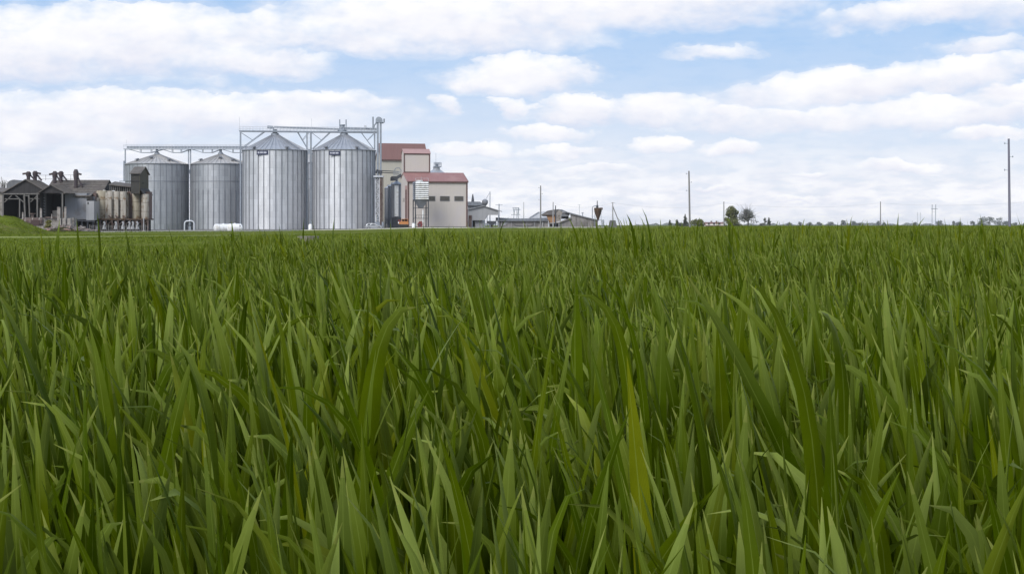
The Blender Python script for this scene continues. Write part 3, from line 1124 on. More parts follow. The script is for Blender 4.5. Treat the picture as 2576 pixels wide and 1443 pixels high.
# roof tower
TZ0, TZ1, TZ2 = ZR - 2.2, PZ(384.5, 454), 21.2
b = MB(T)
b.sideprism([(6.3, TZ0), (6.3, TZ1), (8.1, TZ2), (9.9, TZ1), (9.9, TZ0)], .12, UR)
tw = b.build('roof_tower', M['barn_wall'], root)
b = MB(T)
st = (TZ2 - TZ1) / 1.8
b.slab([(-.1, 5.95, TZ1 - .35 * st + .1), (UR + .2, 5.95, TZ1 - .35 * st + .1), (UR + .2, 8.1, TZ2 + .1), (-.1, 8.1, TZ2 + .1)], .1)
b.slab([(-.1, 10.25, TZ1 - .35 * st + .1), (UR + .2, 10.25, TZ1 - .35 * st + .1), (UR + .2, 8.12, TZ2 + .1), (-.1, 8.12, TZ2 + .1)], .1)
b.build('tower_roof', M['trim_pink'], tw)
b = MB(T)
b.box(.0, UR + .1, 6.18, 6.29, TZ1 - .45, TZ1 - .08)
b.box(.0, .3, 6.18, 6.29, ZR + .12, TZ1 - .46)
b.box(UR - .25, UR + .1, 6.18, 6.29, ZR + .12, TZ1 - .46)
b.box(.31, UR - .26, 6.18, 6.29, ZR - .02, ZR + .32)
b.build('tower_trim', M['trim'], tw)
# louvred windows on the front
for k, (p0, p1) in enumerate(((1077.5, 1094), (1107.5, 1130.5), (1143.5, 1165))):
    def u_of(px):
        # front wall parameter for a picture column
        X0 = PX(1026, D0)
        a = (px - CX) / F
        return (a * D0 - X0) / (math.cos(AL) - a * math.sin(AL))
    u0, u1 = u_of(p0), u_of(p1)
    if k == 0:
        u0 = u1 - (u_of(1130.5) - u_of(1107.5))
    z0, z1 = PZ(505, 450), PZ(494, 450)
    b = MB(T)
    n = 8
    b.box(u0, u1, -.02, -.004, z0, z1)
    for i in range(n):
        z = z0 + (z1 - z0) * (i + .5) / n
        b.beam((u0, -.06, z), (u1, -.06, z), .09, .05)
    wdw = b.build('window', M['louvre'], root)
    b = MB(T)
    b.box(u0 - .08, u0, -.09, -.004, z0, z1)
    b.box(u1, u1 + .08, -.09, -.004, z0, z1)
    b.box(u0 - .08, u1 + .08, -.09, -.004, z0 - .09, z0)
    b.box(u0 - .08, u1 + .08, -.09, -.004, z1, z1 + .09)
    b.build('frame', M['grey_sheet'], wdw)
# plinth
b = MB(T)
b.box(.33, UW - .35, -.06, -.003, zg - .3, zg + .35)
b.build('plinth', M['concrete_dark'], root)
# tall door and small windows in the left gable
b = MB(T)
b.box(-.07, -.003, 1.2, 3.2, zg + 1.8, PZ(477, 450))
dr = b.build('door', M['door_brown'], root)
b = MB(T)
b.box(-.12, -.003, .95, 1.2, zg + 1.8, PZ(467, 450))
b.box(-.12, -.003, 3.2, 3.5, zg + 1.8, PZ(467, 450))
b.box(-.10, -.003, 1.2, 3.2, PZ(477, 450), PZ(467, 450))
b.build('door_frame', M['trim_pink'], dr)
for w0 in (5.0, 6.6):
    b = MB(T)
    b.box(-.05, -.003, w0, w0 + .45, PZ(508, 454), PZ(498, 454))
    b.build('window', M['louvre'], root)

# taller building behind
D1 = 508.0
T1 = local(959, D1)
zg1 = g1(PX(1000, D1), D1)
root = thing('tall_elevator_house', (PX(959, D1), D1, zg1), 'tall yellowish building with brown red roof rising behind the red roofed barn', 'building')
ze, zr = PZ(399, D1), PZ(361.5, D1 + 5)
b = MB(T1)
b.sideprism([(0, zg1), (0, ze), (5, zr), (10, ze), (10, zg1)], 0, 14.2)
b.build('wall', M['barn_wall_warm'], root)
b = MB(T1)
q = (zr - ze) / 5
b.slab([(-.2, -.4, ze - .4 * q + .15), (14.5, -.4, ze - .4 * q + .15), (14.5, 5, zr + .15), (-.2, 5, zr + .15)], .12)
b.slab([(-.2, 10.4, ze - .4 * q + .15), (14.5, 10.4, ze - .4 * q + .15), (14.5, 5.02, zr + .15), (-.2, 5.02, zr + .15)], .12)
b.build('roof', M['barn_roof_old'], root)
b = MB(T1)
b.box(-.2, 14.5, -.52, -.42, ze - .62, ze - .28)
b.beam((-.25, -.4, ze - .4 * q), (-.25, 5, zr), .08, .45)
b.build('trim', M['trim'], root)

# smaller bins between the elevator and the barn
def bin_(px, rpx, D, yt, label, strip=False, yroof=None):
    r = rpx * S(D)
    x = PX(px, D)
    z0, zt = g1(x, D), PZ(yt, D)
    root = thing('grain_bin', (x, D, z0), label, 'silo', 'small bins between elevator and barn')
    b = MB()
    b.lathe((x, D), [(r, z0 + 3.2), (r, zt)], n=40)
    for k in range(14):
        t = 2 * math.pi * k / 14
        b.beam((x + (r + .03) * math.cos(t), D + (r + .03) * math.sin(t), z0), (x + (r + .03) * math.cos(t), D + (r + .03) * math.sin(t), zt), .16, .14, mi=1)
    b.lathe((x, D), [(r * .3, z0 + .9), (r, z0 + 3.2)], n=30)
    b.build('wall', [M['silo_old'], M['rib']], root, smooth=True)
    b = MB()
    b.lathe((x, D), [(r + .2, zt - .02), (r * .25, zt + r * .55), (r * .25, zt + r * .55 + .5)], n=28)
    b.build('roof', M['roof_new'], root)
    if strip:
        b = MB()
        b.box(x - .45, x + .60, D - r - .55, D - r - .12, z0 + 3.4, zt - .4)  # white box standing in for the bright highlight down the bin
        b.build('duct_or_highlight', M['white'], root)
        b = MB()
        b.box(x - 1.3, x + 1.3, D - r - .3, D - r + .5, z0, z0 + 3.1)
        b.build('base_housing', M['steel_dark'], root)
    return root


bin_(998, 13, 474, 463, 'small steel bin with a painted white highlight strip against the barn', True)
bin_(986, 9, 486, 468, 'small dark steel bin behind the bin with the white highlight strip')
bin_(976, 8, 496, 473, 'small dark steel bin nearest the bucket elevator', False)
# catwalk frame above the small bins
D = 470
root = thing('catwalk', (PX(995, D), D, PZ(445, D)), 'dark steel catwalk with railings above the small bins left of barn', 'walkway')
b = MB()
b.box(PX(984, D), PX(1011, D), D, D + 3, PZ(446, D), PZ(443.5, D))
b.beam((PX(986, D), D + .5, PZ(455, D)), (PX(986, D), D + .5, PZ(446, D)), .9, .9)
b.beam((PX(990, D), D + .5, PZ(452, D)), (PX(1010, D), D + .5, PZ(440, D)), 1.2, .8)
b.build('deck', M['steel_dark'], root)
b = MB()
for z in (PZ(440, D), PZ(436, D), PZ(431.5, D)):
    b.beam((PX(990, D), D, z), (PX(1011, D), D, z), .08)
for k in range(8):
    xx = PX(990 + 3 * k, D)
    b.beam((xx, D, PZ(444, D)), (xx, D, PZ(431.5 - (k % 3), D)), .08)
b.tube([(PX(990, D), D, PZ(432, D)), (PX(996, D), D, PZ(423, D)), (PX(1004, D), D, PZ(422, D)), (PX(1010, D), D, PZ(430, D))], .12, 6)
b.build('railing', M['steel'], root)

# conical silo top behind the barn on the right
D = 486
x = PX(1098, D)
root = thing('grain_silo', (x, D, g1(x, D)), 'steel silo whose cone roof and railed cap show above the red barn roof', 'silo', 'corrugated steel grain silos')
b = MB()
b.lathe((x, D), [(5.5, g1(x, D)), (5.5, PZ(455, D))], n=60)
b.build('wall', M['silo_old'], root, smooth=True)
b = MB()
b.lathe((x, D), [(5.8, PZ(455, D)), (1.0, PZ(426, D)), (1.0, PZ(419, D))], n=36)
b.build('roof', M['roof_new'], root, smooth=True)
b = MB()
xa, xb = PX(1092, D), PX(1110, D)
b.box(xa, xb, D - 1.3, D + 1.3, PZ(420.5, D), PZ(418.5, D))
b.box(PX(1095, D), PX(1103, D), D - .7, D + .7, PZ(418.4, D), PZ(411.5, D))
b.build('platform', M['steel'], root)
b = MB()
for yy in (D - 1.3, D + 1.3):
    for z in (PZ(409, D), PZ(413, D)):
        b.beam((xa, yy, z), (xb, yy, z), .09)
    for k in range(6):
        xx = xa + (xb - xa) * k / 5
        b.beam((xx, yy, PZ(419, D)), (xx, yy, PZ(409, D)), .09)
b.beam((PX(1096.5, D), D, PZ(412, D)), (PX(1096.5, D), D, PZ(386, D)), .07)
b.build('railing', M['steel'], root)

# louvred hopper bin in front of the barn
D = 440.0
T2 = local(1045, D)
zg2 = g1(PX(1060, D), D)
root = thing('louvred_hopper_bin', (PX(1045, D), D, zg2), 'white louvred dryer bin on tall grey legs before the barn front', 'dryer bin')
w, dp = 3.45, 3.1
zb, zt = PZ(502, D), PZ(457, D)
b = MB(T2)
b.box(0, w, 0, dp, zb, zt)
for c in (0, w * .37, w * .72, w):
    b.box(c - .06, c + .06, -.12, -.003, zb, zt)
b.build('body', M['grey_sheet'], root)
b = MB(T2)
n = 9
for i in range(n):
    z = zb + (zt - zb) * (i + .12) / n
    h = (zt - zb) / n
    b.add([(-.02, -.03, z + h * .75), (w + .02, -.03, z + h * .75), (w + .02, -.3, z + h * .12), (-.02, -.3, z + h * .12), (-.02, -.26, z + h * .05), (w + .02, -.26, z + h * .05)], [(3, 2, 1, 0), (4, 5, 2, 3)])
b.box(.5, 2.0, .4, 1.6, zt, zt + .45)
b.build('louvre', M['white'], root)
b = MB(T2)
for i in range(n):
    z = zb + (zt - zb) * (i + .12) / n
    h = (zt - zb) / n
    b.add([(-.03, 0, z + h * .75), (-.03, dp, z + h * .75), (-.28, dp, z + h * .12), (-.28, 0, z + h * .12)], [(0, 1, 2, 3)])
b.build('side_louvre', M['steel'], root)
b = MB(T2)
c0 = [(0, 0, zb), (w, 0, zb), (w, dp, zb), (0, dp, zb)]
zl = PZ(524, D)
c1 = [(w * .36, dp * .36, zl), (w * .64, dp * .36, zl), (w * .64, dp * .64, zl), (w * .36, dp * .64, zl)]
b.add(c0 + c1, [(0, 1, 5, 4), (1, 2, 6, 5), (2, 3, 7, 6), (3, 0, 4, 7), (4, 5, 6, 7)])
b.build('hopper', M['grey_sheet'], root)
for (xx, yy) in ((0, 0), (w, 0), (w, dp), (0, dp)):
    b = MB(T2)
    b.box(xx - .13, xx + .13, yy - .13, yy + .13, zg2, zb)
    b.build('leg', M['steel_dark'], root)
for z in (PZ(523, D), PZ(549, D)):
    b = MB(T2)
    b.beam((.14, 0, z), (w - .14, 0, z), .13)
    b.beam((.14, dp, z), (w - .14, dp, z), .13)
    b.beam((0, .14, z), (0, dp - .14, z), .13)
    b.beam((w, .14, z), (w, dp - .14, z), .13)
    if z < PZ(540, D):
        for k in range(5):
            b.beam((w * .2 * k + .2, 0, PZ(549, D)), (w * .2 * k + .2, 0, PZ(541, D)), .06)
        b.beam((.14, 0, PZ(541, D)), (w - .14, 0, PZ(541, D)), .07)
    b.build('bracing', M['steel_dark'], root)
b = MB(T2)
for xx in (.0, w):
    b.beam((xx, -.02, zt), (xx, -.02, zt + .9), .07)
b.beam((0, -.02, zt + .9), (w, -.02, zt + .9), .06)
b.beam((1.6, .2, zt), (1.6, .2, zt + 1.3), .06)
b.build('guard_rail', M['steel_light'], root)
b = MB(T2)
b.tube([(w * .62, .6, PZ(527, D)), (w * .62, .6, zg2 + 1.6)], .2, 10)
b.build('downpipe', M['white'], root, smooth=True)

# red blower under the bin
D = 437.0
x = PX(1056.5, D)
zg3 = g1(x, D)
root = thing('red_blower', (x, D, zg3), 'dull red fan blower standing under the white louvred bin', 'blower')
b = MB()
n = 20
cz = zg3 + .95
poly = [(x + .66 * math.cos(2 * math.pi * k / n), cz + .66 * math.sin(2 * math.pi * k / n)) for k in range(n)]
b.prism(poly, D - .32, D + .32)
b.box(x - .25, x + .55, D - .3, D + .3, cz + .5, cz + .82)
b.build('housing', M['red_paint'], root, smooth=False)
b = MB()
poly = [(x - .1 + .3 * math.cos(2 * math.pi * k / n), cz - .1 + .3 * math.sin(2 * math.pi * k / n)) for k in range(n)]
b.prism(poly, D - .4, D - .325)
b.build('inlet', M['steel_dark'], root)
for sx in (-.5, .42):
    b = MB()
    b.box(x + sx, x + sx + .14, D - .3, D + .3, zg3, cz - .3)
    b.build('leg', M['red_paint'], root)

# white tub by the bin
D = 436.0
x = PX(1040.5, D)
root = thing('white_barrel', (x, D, g1(x, D)), 'white plastic barrel standing beside the red blower under the bin', 'barrel')
b = MB()
z = g1(x, D)
b.lathe((x, D), [(.42, z), (.47, z + .1), (.44, z + .35), (.47, z + .7), (.44, z + 1.05), (.40, z + 1.3), (.40, z + 1.34)], n=20)
b.build('body', M['white'], root, smooth=True)
b = MB()
b.lathe((x, D), [(.43, z + 1.34), (.43, z + 1.44), (.2, z + 1.46)], n=20)
b.build('lid', M['grey_sheet_light'], root)

# orange excavator at the barn corner
D = 440.0
xl, xr = PX(1003, D), PX(1029, D)
z0 = g1(xl, D)
root = thing('orange_excavator', ((xl + xr) / 2, D, z0), 'small orange tracked loader with open cab standing at the barn corner', 'loader')
b = MB()
zc = PZ(564, D)
b.prism([(xl + .1, zc), (xl + .1, zc + .45), (xl + .55, zc + .75), (xr - .25, zc + .75), (xr - .05, zc + .45), (xr - .2, zc - .02)], D - .8, D + .8)
b.build('body', M['orange'], root)
b = MB()
zt_ = PZ(550.5, D)
xa, xb = xl + .75, xr - .3
for xx in (xa, (xa + xb) / 2 - .05, xb - .1):
    for yy in (D - .7, D + .6):
        b.box(xx, xx + .1, yy, yy + .1, zc + .75, zt_ - .1)
b.box(xa - .08, xb + .08, D - .78, D + .78, zt_ - .1, zt_)
cab = b.build('cab', M['orange'], root)
b = MB()
b.box(xa + .15, xb - .15, D + .1, D + .15, zc + .76, zt_ - .12)
b.build('seat_panel', M['door_brown'], cab)
b = MB()
b.beam((xl + .6, D - .3, zc + .7), (xl + .05, D - .3, zt_ - .3), .22, .3)
b.beam((xl + .05, D - .3, zt_ - .3), (xl - .05, D - .3, zc + .7), .2, .24)
b.build('boom', M['red_paint'], root)
b = MB()
b.prism([(xl - .12, zc + .2), (xl - .12, zc + .6), (xl + .1, zc + .7), (xl + .1, zc + .15)], D - .7, D + .3)
b.build('bucket', M['white'], root)
for yy in (D - .75, D + .4):
    b = MB()
    zb_ = z0
    xa, xb = xl + .35, xr - .15
    h = (zc - .03 - zb_)
    pol = []
    rr = h / 2
    for k in range(9):
        t = math.pi / 2 + math.pi * k / 8
        pol.append((xa + rr + rr * math.cos(t), zb_ + rr + rr * math.sin(t)))
    for k in range(9):
        t = -math.pi / 2 + math.pi * k / 8
        pol.append((xb - rr + rr * math.cos(t), zb_ + rr + rr * math.sin(t)))
    b.prism(pol, yy, yy + .35)
    b.build('track', M['tyre'], root)

# silver estate car
D = 446.0
xl, xr = PX(919.5, D), PX(962.5, D)
z0 = g1((xl + xr) / 2, D) + .1
Lc = xr - xl
root = thing('parked_car', ((xl + xr) / 2, D, z0), 'silver estate car parked in front of the tall silo', 'car')


def cp(t, z):
    return (xl + t * Lc, z0 + z)


b = MB()
body = [cp(.0, .35), cp(.005, .72), cp(.03, .92), cp(.30, .97), cp(.72, .95), cp(.90, .82), cp(.985, .66), cp(1.0, .38), cp(.96, .24), cp(.885, .24), cp(.865, .50), cp(.80, .60), cp(.735, .50), cp(.715, .22), cp(.295, .22), cp(.275, .50), cp(.21, .60), cp(.145, .50), cp(.125, .24), cp(.03, .26)]
b.prism(body, D - .85, D + .85)
b.build('body', M['car_silver'], root)
b = MB()
vs = []
ins = .16
low_ = [cp(.03, .93), cp(.72, .955)]
gh = [(.035, .93, .80), (.09, 1.30, .66), (.16, 1.42, .62), (.42, 1.46, .62), (.55, 1.38, .64), (.71, .955, .80)]
vs = [(cp(t, z)[0], D - hw, cp(t, z)[1]) for t, z, hw in gh] + [(cp(t, z)[0], D + hw, cp(t, z)[1]) for t, z, hw in gh]
n = len(gh)
b.add(vs, [tuple(range(n)), tuple(range(2 * n - 1, n - 1, -1))] + [(i, i + n, i + 1 + n, i + 1) for i in range(n - 1)])
b.build('cabin', M['car_silver'], root)
for sgn in (-1, 1):
    for (t0, t1, t2, t3) in ((.11, .115, .30, .30), (.33, .33, .50, .665)):
        b = MB()
        a = [(t0, .98), (t1 + .02, 1.30), (t2 if t2 < .4 else t2, 1.36 if t2 < .4 else 1.33), (t3, .99)]
        vs = []
        for t, z in a:
            hw = .80 - (z - .95) / .5 * .17 + .02
            vs.append((cp(t, z)[0], D + sgn * hw, cp(t, z)[1]))
        vs2 = [(v[0], v[1] - sgn * .03, v[2]) for v in vs]
        b.add(vs + vs2, [(0, 1, 2, 3), (7, 6, 5, 4), (0, 4, 5, 1), (1, 5, 6, 2), (2, 6, 7, 3), (3, 7, 4, 0)])
        b.build('window', M['glass'], root)
for t in (.21, .80):
    for sgn in (-1, 1):
        xx, zz = cp(t, .31)
        b = MB()
        n = 20
        yo = D + sgn * .76
        b.tube([(xx, yo - .1, zz), (xx, yo + .1, zz)], .31, 20)
        wh = b.build('wheel', M['tyre'], root)
        b = MB()
        b.tube([(xx, yo + sgn * .09, zz), (xx, yo + sgn * .125, zz)], .2, 16)
        b.build('rim', M['rim'], wh)

# two white gas tanks
def gas_tank(pl, pr, yt, yb, D, label):
    x0, x1 = PX(pl, D), PX(pr, D)
    r = (PZ(yt, D) - PZ(yb, D)) / 2
    zc = PZ((yt + yb) / 2, D)
    zg_ = g1((x0 + x1) / 2, D)
    root = thing('gas_tank', ((x0 + x1) / 2, D, zg_), label, 'tank', 'white gas tanks before the silos')
    b = MB()
    pts, rs = [], []
    Lx = x1 - x0
    hd = r * .62
    ang = R(24)
    ca, sa = math.cos(ang), math.sin(ang)
    xm = (x0 + x1) / 2
    Lt = (Lx - 2 * r * sa * .5) / ca * .98
    prof = []
    for k in range(7):
        t = math.pi / 2 * k / 6
        prof.append((-Lt / 2 + hd * (1 - math.sin(math.pi / 2 - 0) * math.cos(t - 0) if False else hd * 0), 0))
    prof = []
    for k in range(0, 8):
        t = math.pi / 2 * k / 7
        prof.append((-Lt / 2 + hd - hd * math.cos(t), max(r * math.sin(t), .02)))
    for k in range(0, 8):
        t = math.pi / 2 * (7 - k) / 7
        prof.append((Lt / 2 - hd + hd * math.cos(t), max(r * math.sin(t), .02)))
    for (a, q) in prof:
        pts.append((xm + a * ca, D + a * sa, zc))
        rs.append(q)
    b.tube(pts, rs, 28)
    b.build('shell', M['white'], root, smooth=True)
    for f in (-.25, .25):
        b = MB()
        a = Lt * f
        b.tube([(xm + (a - .035) * ca, D + (a - .035) * sa, zc), (xm + (a + .035) * ca, D + (a + .035) * sa, zc)], r + .012, 28)
        b.build('band', M['grey_sheet_light'], root)
        b = MB()
        b.box(xm + a * ca - .12, xm + a * ca + .12, D + a * sa - .65, D + a * sa + .65, zg_ - .1, zc - r * .75)
        b.build('saddle', M['concrete_dark'], root)
    b = MB()
    b.lathe((xm, D), [(.28, zc + r - .05), (.28, zc + r + .14), (.1, zc + r + .16)], n=14)
    b.build('manhole', M['white'], root)
    b = MB()
    p = Vector((xm + Lt * .28 * ca + sa * r * .8, D + Lt * .28 * sa - ca * r * .86, zc + r * .42))
    b.lathe((p.x, p.y), [(.13, p.z - .2), (.13, p.z + .2)], n=10)
    b.build('valve', M['steel_dark'], root)
    return root


gas_tank(536.5, 588, 563, 583, 418, 'white gas tank lying behind the other, at the left of the pair')
gas_tank(570, 611.5, 562.5, 583.5, 414, 'white gas tank lying in front, at the right of the pair')

# white cylinder between the tall silos
D = 455
x = PX(780.5, D)
z = g1(x, D)
root = thing('white_water_tank', (x, D, z), 'small upright white tank standing in the gap between the tall silos', 'tank')
b = MB()
b.lathe((x, D), [(.5, z + .1), (.5, z + 1.25), (.42, z + 1.5), (.2, z + 1.65)], n=20)
b.build('shell', M['white'], root, smooth=True)
b = MB()
b.lathe((x, D), [(.58, z), (.58, z + .1)], n=20)
b.build('base', M['concrete_dark'], root)
b = MB()
b.tube([(x + .1, D, z + 1.6), (x + .1, D, z + 2.1), (x + .5, D, z + 2.3)], .06, 8)
b.build('pipe', M['steel'], root)

# ------------------------------------------------------------------ old works at the left
D = 385.0


def Z1(zx, zy):          # reading positions off an enlarged crop
    return zx / 6.36, 391.5 + zy / 6.36


def gable_shed(name, apex, el, er, ybot, D, depth, label, roofm, facem, side_z=None, deep_wall=True):
    zg_ = PZ(ybot, D)
    xa, za = PX(apex[0], D), PZ(apex[1], D)
    xl, xr, ze = PX(el, D), PX(er, D), PZ(apex[2], D)
    root = thing(name, (xa, D, zg_), label, 'shed')
    b = MB()
    b.prism([(xl + .25, ze - .02), (xr - .25, ze - .02), (xa, za - .15)], D + .15, D + .3)
    b.build('gable', facem, root)
    b = MB()
    ov = .35
    b.slab([(xl, D - ov, ze), (xa, D - ov, za), (xa, D + depth, za), (xl, D + depth, ze)], .16)
    b.slab([(xr, D - ov, ze), (xa + .003, D - ov, za), (xa + .003, D + depth, za), (xr, D + depth, ze)], .16)
    # corrugation battens along the slope
    for k in range(int(depth / .9)):
        yy = D + .3 + k * .9
        b.beam((xr - .02, yy, ze + .035), (xa + .05, yy, za + .02), .14, .05)
    b.build('roof', roofm, root)
    b = MB()
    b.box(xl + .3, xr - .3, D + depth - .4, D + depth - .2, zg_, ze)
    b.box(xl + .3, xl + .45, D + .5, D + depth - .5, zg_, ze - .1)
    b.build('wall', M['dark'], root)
    return root, xa, xl, xr, ze, zg_


zg1_ = 548
r1, xa, xl, xr, ze, zb = gable_shed('open_timber_shed', (64.5, 450.5, 486), 3, 126, 548, D, 11.7, 'open fronted dark timber shed with wide gable, behind the grassy mound', M['asbestos'], M['tarpaper'])
b = MB()
def tb(p, q, w=.2, mb=None, dd=0.0):
    (a0, a1), (c0, c1) = Z1(*p), Z1(*q)
    A, B = W(a0, a1, D + dd), W(c0, c1, D + dd)
    mb.beam(A, B, w, w)
b = MB()
tb((25, 612), (635, 612), .3, b)
b.build('beam', M['timber'], r1)
for (p, q, w) in (((50, 620), (50, 985), .32), ((315, 700), (315, 985), .26), ((388, 620), (402, 985), .36), ((462, 630), (475, 985), .28)):
    b = MB()
    tb(p, q, w, b, .1)
    b.build('post', M['timber'], r1)
b = MB()
for (p, q) in (((70, 745), (190, 635)), ((250, 635), (378, 745)), ((75, 692), (300, 692)), ((470, 688), (630, 688)), ((490, 740), (600, 635)), ((395, 640), (460, 640))):
    tb(p, q, .2, b, .12)
b.build('brace', M['timber'], r1)
b = MB()
b.box(xl - .8, xl + .2, D + .5, D + 4, zb - 2, PZ(488, D))
b.build('side_wall', M['concrete'], r1)

r2, xa, xl, xr, ze, zb = gable_shed('small_gabled_shed', (128, 464, 485), 95, 166, 546, D - 2, 11.0, 'smaller dark gabled shed with open shadowed front left of the grey metal wall', M['asbestos'], M['tarpaper'])
b = MB()
b.box(PX(99, D), PX(112, D), D + 1.2, D + 1.5, PZ(543, D), ze)
b.build('front_wall', M['timber'], r2)
for px in (99.5, 162.5):
    b = MB()
    b.box(PX(px, D) - .16, PX(px, D) + .16, D - 1.95, D - 1.65, zb - 1, ze)
    b.build('post', M['timber'], r2)
b = MB()
for k in range(7):
    zz = PZ(495 + k * 7, D)
    b.beam((PX(100.5, D), D + 1.1, zz), (PX(110, D), D + 1.1, zz - .3), .12, .1)
b.build('plank', M['grey_sheet_light'], r2)
b = MB()
b.box(PX(126, D), PX(140, D), D + 2, D + 3, PZ(548, D), PZ(529, D))
b.build('bin', M['timber'], r2)

# long hall
DH = 398.0
root = thing('old_mill_hall', (PX(205, DH), DH, g1(PX(205, DH), DH)), 'long old hall with patched grey roof and hanging grey metal front walls', 'building')
b = MB()
XL, XR = PX(132, 405), PX(276, 405)
zr_, ze_ = PZ(452.5, 405), PZ(480, 399)
b.slab([(XL, 396.3, ze_ - 1.15), (XR, 396.3, ze_ - 1.15), (XR, 405, zr_), (XL, 405, zr_)], .2)
b.slab([(XL, 415, ze_ - 1), (XR, 415, ze_ - 1), (XR, 405.02, zr_), (XL, 405.02, zr_)], .2)
for k in range(9):
    f = k / 9
    b.beam((XL, 396.3 + 8.7 * f, ze_ - 1.1 + (zr_ - ze_ + 1.15) * f), (XR, 396.3 + 8.7 * f, ze_ - 1.1 + (zr_ - ze_ + 1.15) * f), .12, .1)
b.build('roof', M['asbestos'], root)
b = MB()
b.sideprism([(397, ze_ - 1.2), (405, zr_ - .25), (414.5, ze_ - 1.2), (414.5, PZ(556, 405)), (397, PZ(556, 405))], XL + 1, XR - .3)
b.build('wall', M['tarpaper'], root)
b = MB()
b.slab([(PX(188, 392), 390.5, PZ(492, 391)), (PX(232, 392), 390.5, PZ(492, 391)), (PX(233, 396), 397.5, PZ(483, 397)), (PX(188, 396), 397.5, PZ(483, 397))], .2)
for k in range(3):
    b.box(PX(189, 391), PX(231, 391), 390.8 + .3 * k, 390.95 + .3 * k, PZ(497 + 3 * k, 391), PZ(494.5 + 3 * k, 391))
b.build('eave_boards', M['asbestos'], root)
b = MB()
D_ = 391.0
b.box(PX(163.5, D_), PX(218, D_), D_, D_ + 5, PZ(552, D_), PZ(486, D_))
b.build('metal_wall', M['grey_sheet'], root)
b = MB()
b.box(PX(218.4, D_), PX(238, D_), D_ - .6, D_ + 5, PZ(553.5, D_), PZ(505.5, D_))
b.build('metal_wall', M['grey_sheet_light'], root)['label'] = 'paler grey metal wall panel'
b = MB()
b.box(PX(222, D_), PX(224.5, D_), D_ - .66, D_ - .6, PZ(514, D_), PZ(508, D_))
b.build('vent', M['dark'], root)
b = MB()
b.box(PX(190, D_), PX(237, D_), D_ + .6, D_ + 1.2, PZ(505, D_), PZ(494, D_))
b.build('soffit', M['steel_dark'], root)
b = MB()
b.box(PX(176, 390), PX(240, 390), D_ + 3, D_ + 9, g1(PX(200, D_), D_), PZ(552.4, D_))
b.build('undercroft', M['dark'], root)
for px in (178, 191, 205, 219, 233):
    b = MB()
    b.beam((PX(px, D_), D_ + .5, g1(PX(px, D_), D_)), (PX(px, D_), D_ + .5, PZ(553, D_)), .3)
    b.build('column', M['steel_dark'], root)
b = MB()
b.beam((PX(172, D_), D_ - .4, PZ(553.3, D_)), (PX(240, D_), D_ - .4, PZ(557, D_)), .25)
b.build('beam', M['steel_dark'], root)

# gallery roof above the tanks
DG = 400.0
root = thing('roof_gallery', (PX(312, DG), DG, PZ(480, DG)), 'low roofed dark timber gallery running over the stained tanks to the wooden tower', 'gallery')
b = MB()
a0, a1 = 276.5, 352
b.slab([(PX(a0, DG), DG - 1.2, PZ(463.5, DG)), (PX(a1, DG), DG - 1.2, PZ(472, DG)), (PX(a1 - 4, DG), DG + 5, PZ(465, DG)), (PX(a0, DG), DG + 5, PZ(455, DG))], .22)
b.build('roof', M['asbestos'], root)
b = MB()
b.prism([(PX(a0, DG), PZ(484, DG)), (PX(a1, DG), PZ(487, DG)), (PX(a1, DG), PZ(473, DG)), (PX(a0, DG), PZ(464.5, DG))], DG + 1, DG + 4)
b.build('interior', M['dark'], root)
rng = random.Random(5)
for k in range(15):
    b = MB()
    px = a0 + 1.5 + k * 4.9
    b.beam((PX(px, DG), DG - .6, PZ(482 + .04 * (px - a0), DG)), (PX(px, DG), DG - .6, PZ(464.5 + .115 * (px - a0), DG)), rng.uniform(.1, .2))
    b.build('post', M['timber'], root)
b = MB()
b.beam((PX(a0 - 4, DG), DG - .8, PZ(481.5, DG)), (PX(352, DG), DG - .8, PZ(485.5, DG)), .3, .25)
b.build('rail', M['timber'], root)
b = MB()
for (p, q, y) in ((262, 268, 479.5), (284, 291, 480.5), (318, 325, 483)):
    b.box(PX(p, DG), PX(q, DG), DG - 1.1, DG - .95, PZ(y + 1.2, DG), PZ(y - 1.2, DG))
b.build('patch', M['white'], root)

# stained concrete tanks in a row
DT = 396.0


def tank(pl, pr, yt, yb, D, mat, label, pipe=None):
    x = PX((pl + pr) / 2, D)
    r = (pr - pl) / 2 * S(D)
    root = thing('concrete_tank', (x, D, PZ(yb, D)), label, 'tank', 'stained concrete tanks in a row')
    b = MB()
    zt, zb = PZ(yt, D), PZ(yb, D)
    b.lathe((x, D), [(r * .9, zb - .1), (r, zb + .25), (r, zt - .15), (r * .93, zt)], n=28)
    for f in (.31, .66):
        z = zb + (zt - zb) * f
        b.lathe((x, D), [(r + .005, z - .05), (r + .025, z - .03), (r + .025, z + .03), (r + .005, z + .03)], n=28, mi=1, caps=False)
    b.build('shell', [mat, M['rust_grey']], root, smooth=True)
    b = MB()
    b.lathe((x, D), [(.3, zb - 1.6), (r * .85, zb - .12)], n=20)
    b.build('outlet_cone', M['rust'], root)
    if pipe:
        b = MB()
        px, y0 = pipe
        b.box(PX(px, D) - .32, PX(px, D) + .32, D - r - .5, D - r - .1, PZ(yb - 3, D), PZ(y0, D))
        b.build('duct_or_highlight', M['plaster'], root)
        b = MB()
        b.beam((PX(px - 4, D), D - r - .4, PZ(yb - 8, D)), (PX(px + 2, D), D - r - .4, PZ(yb - 2, D)), .35)
        b.build('brace', M['rust_grey'], root)
    return root


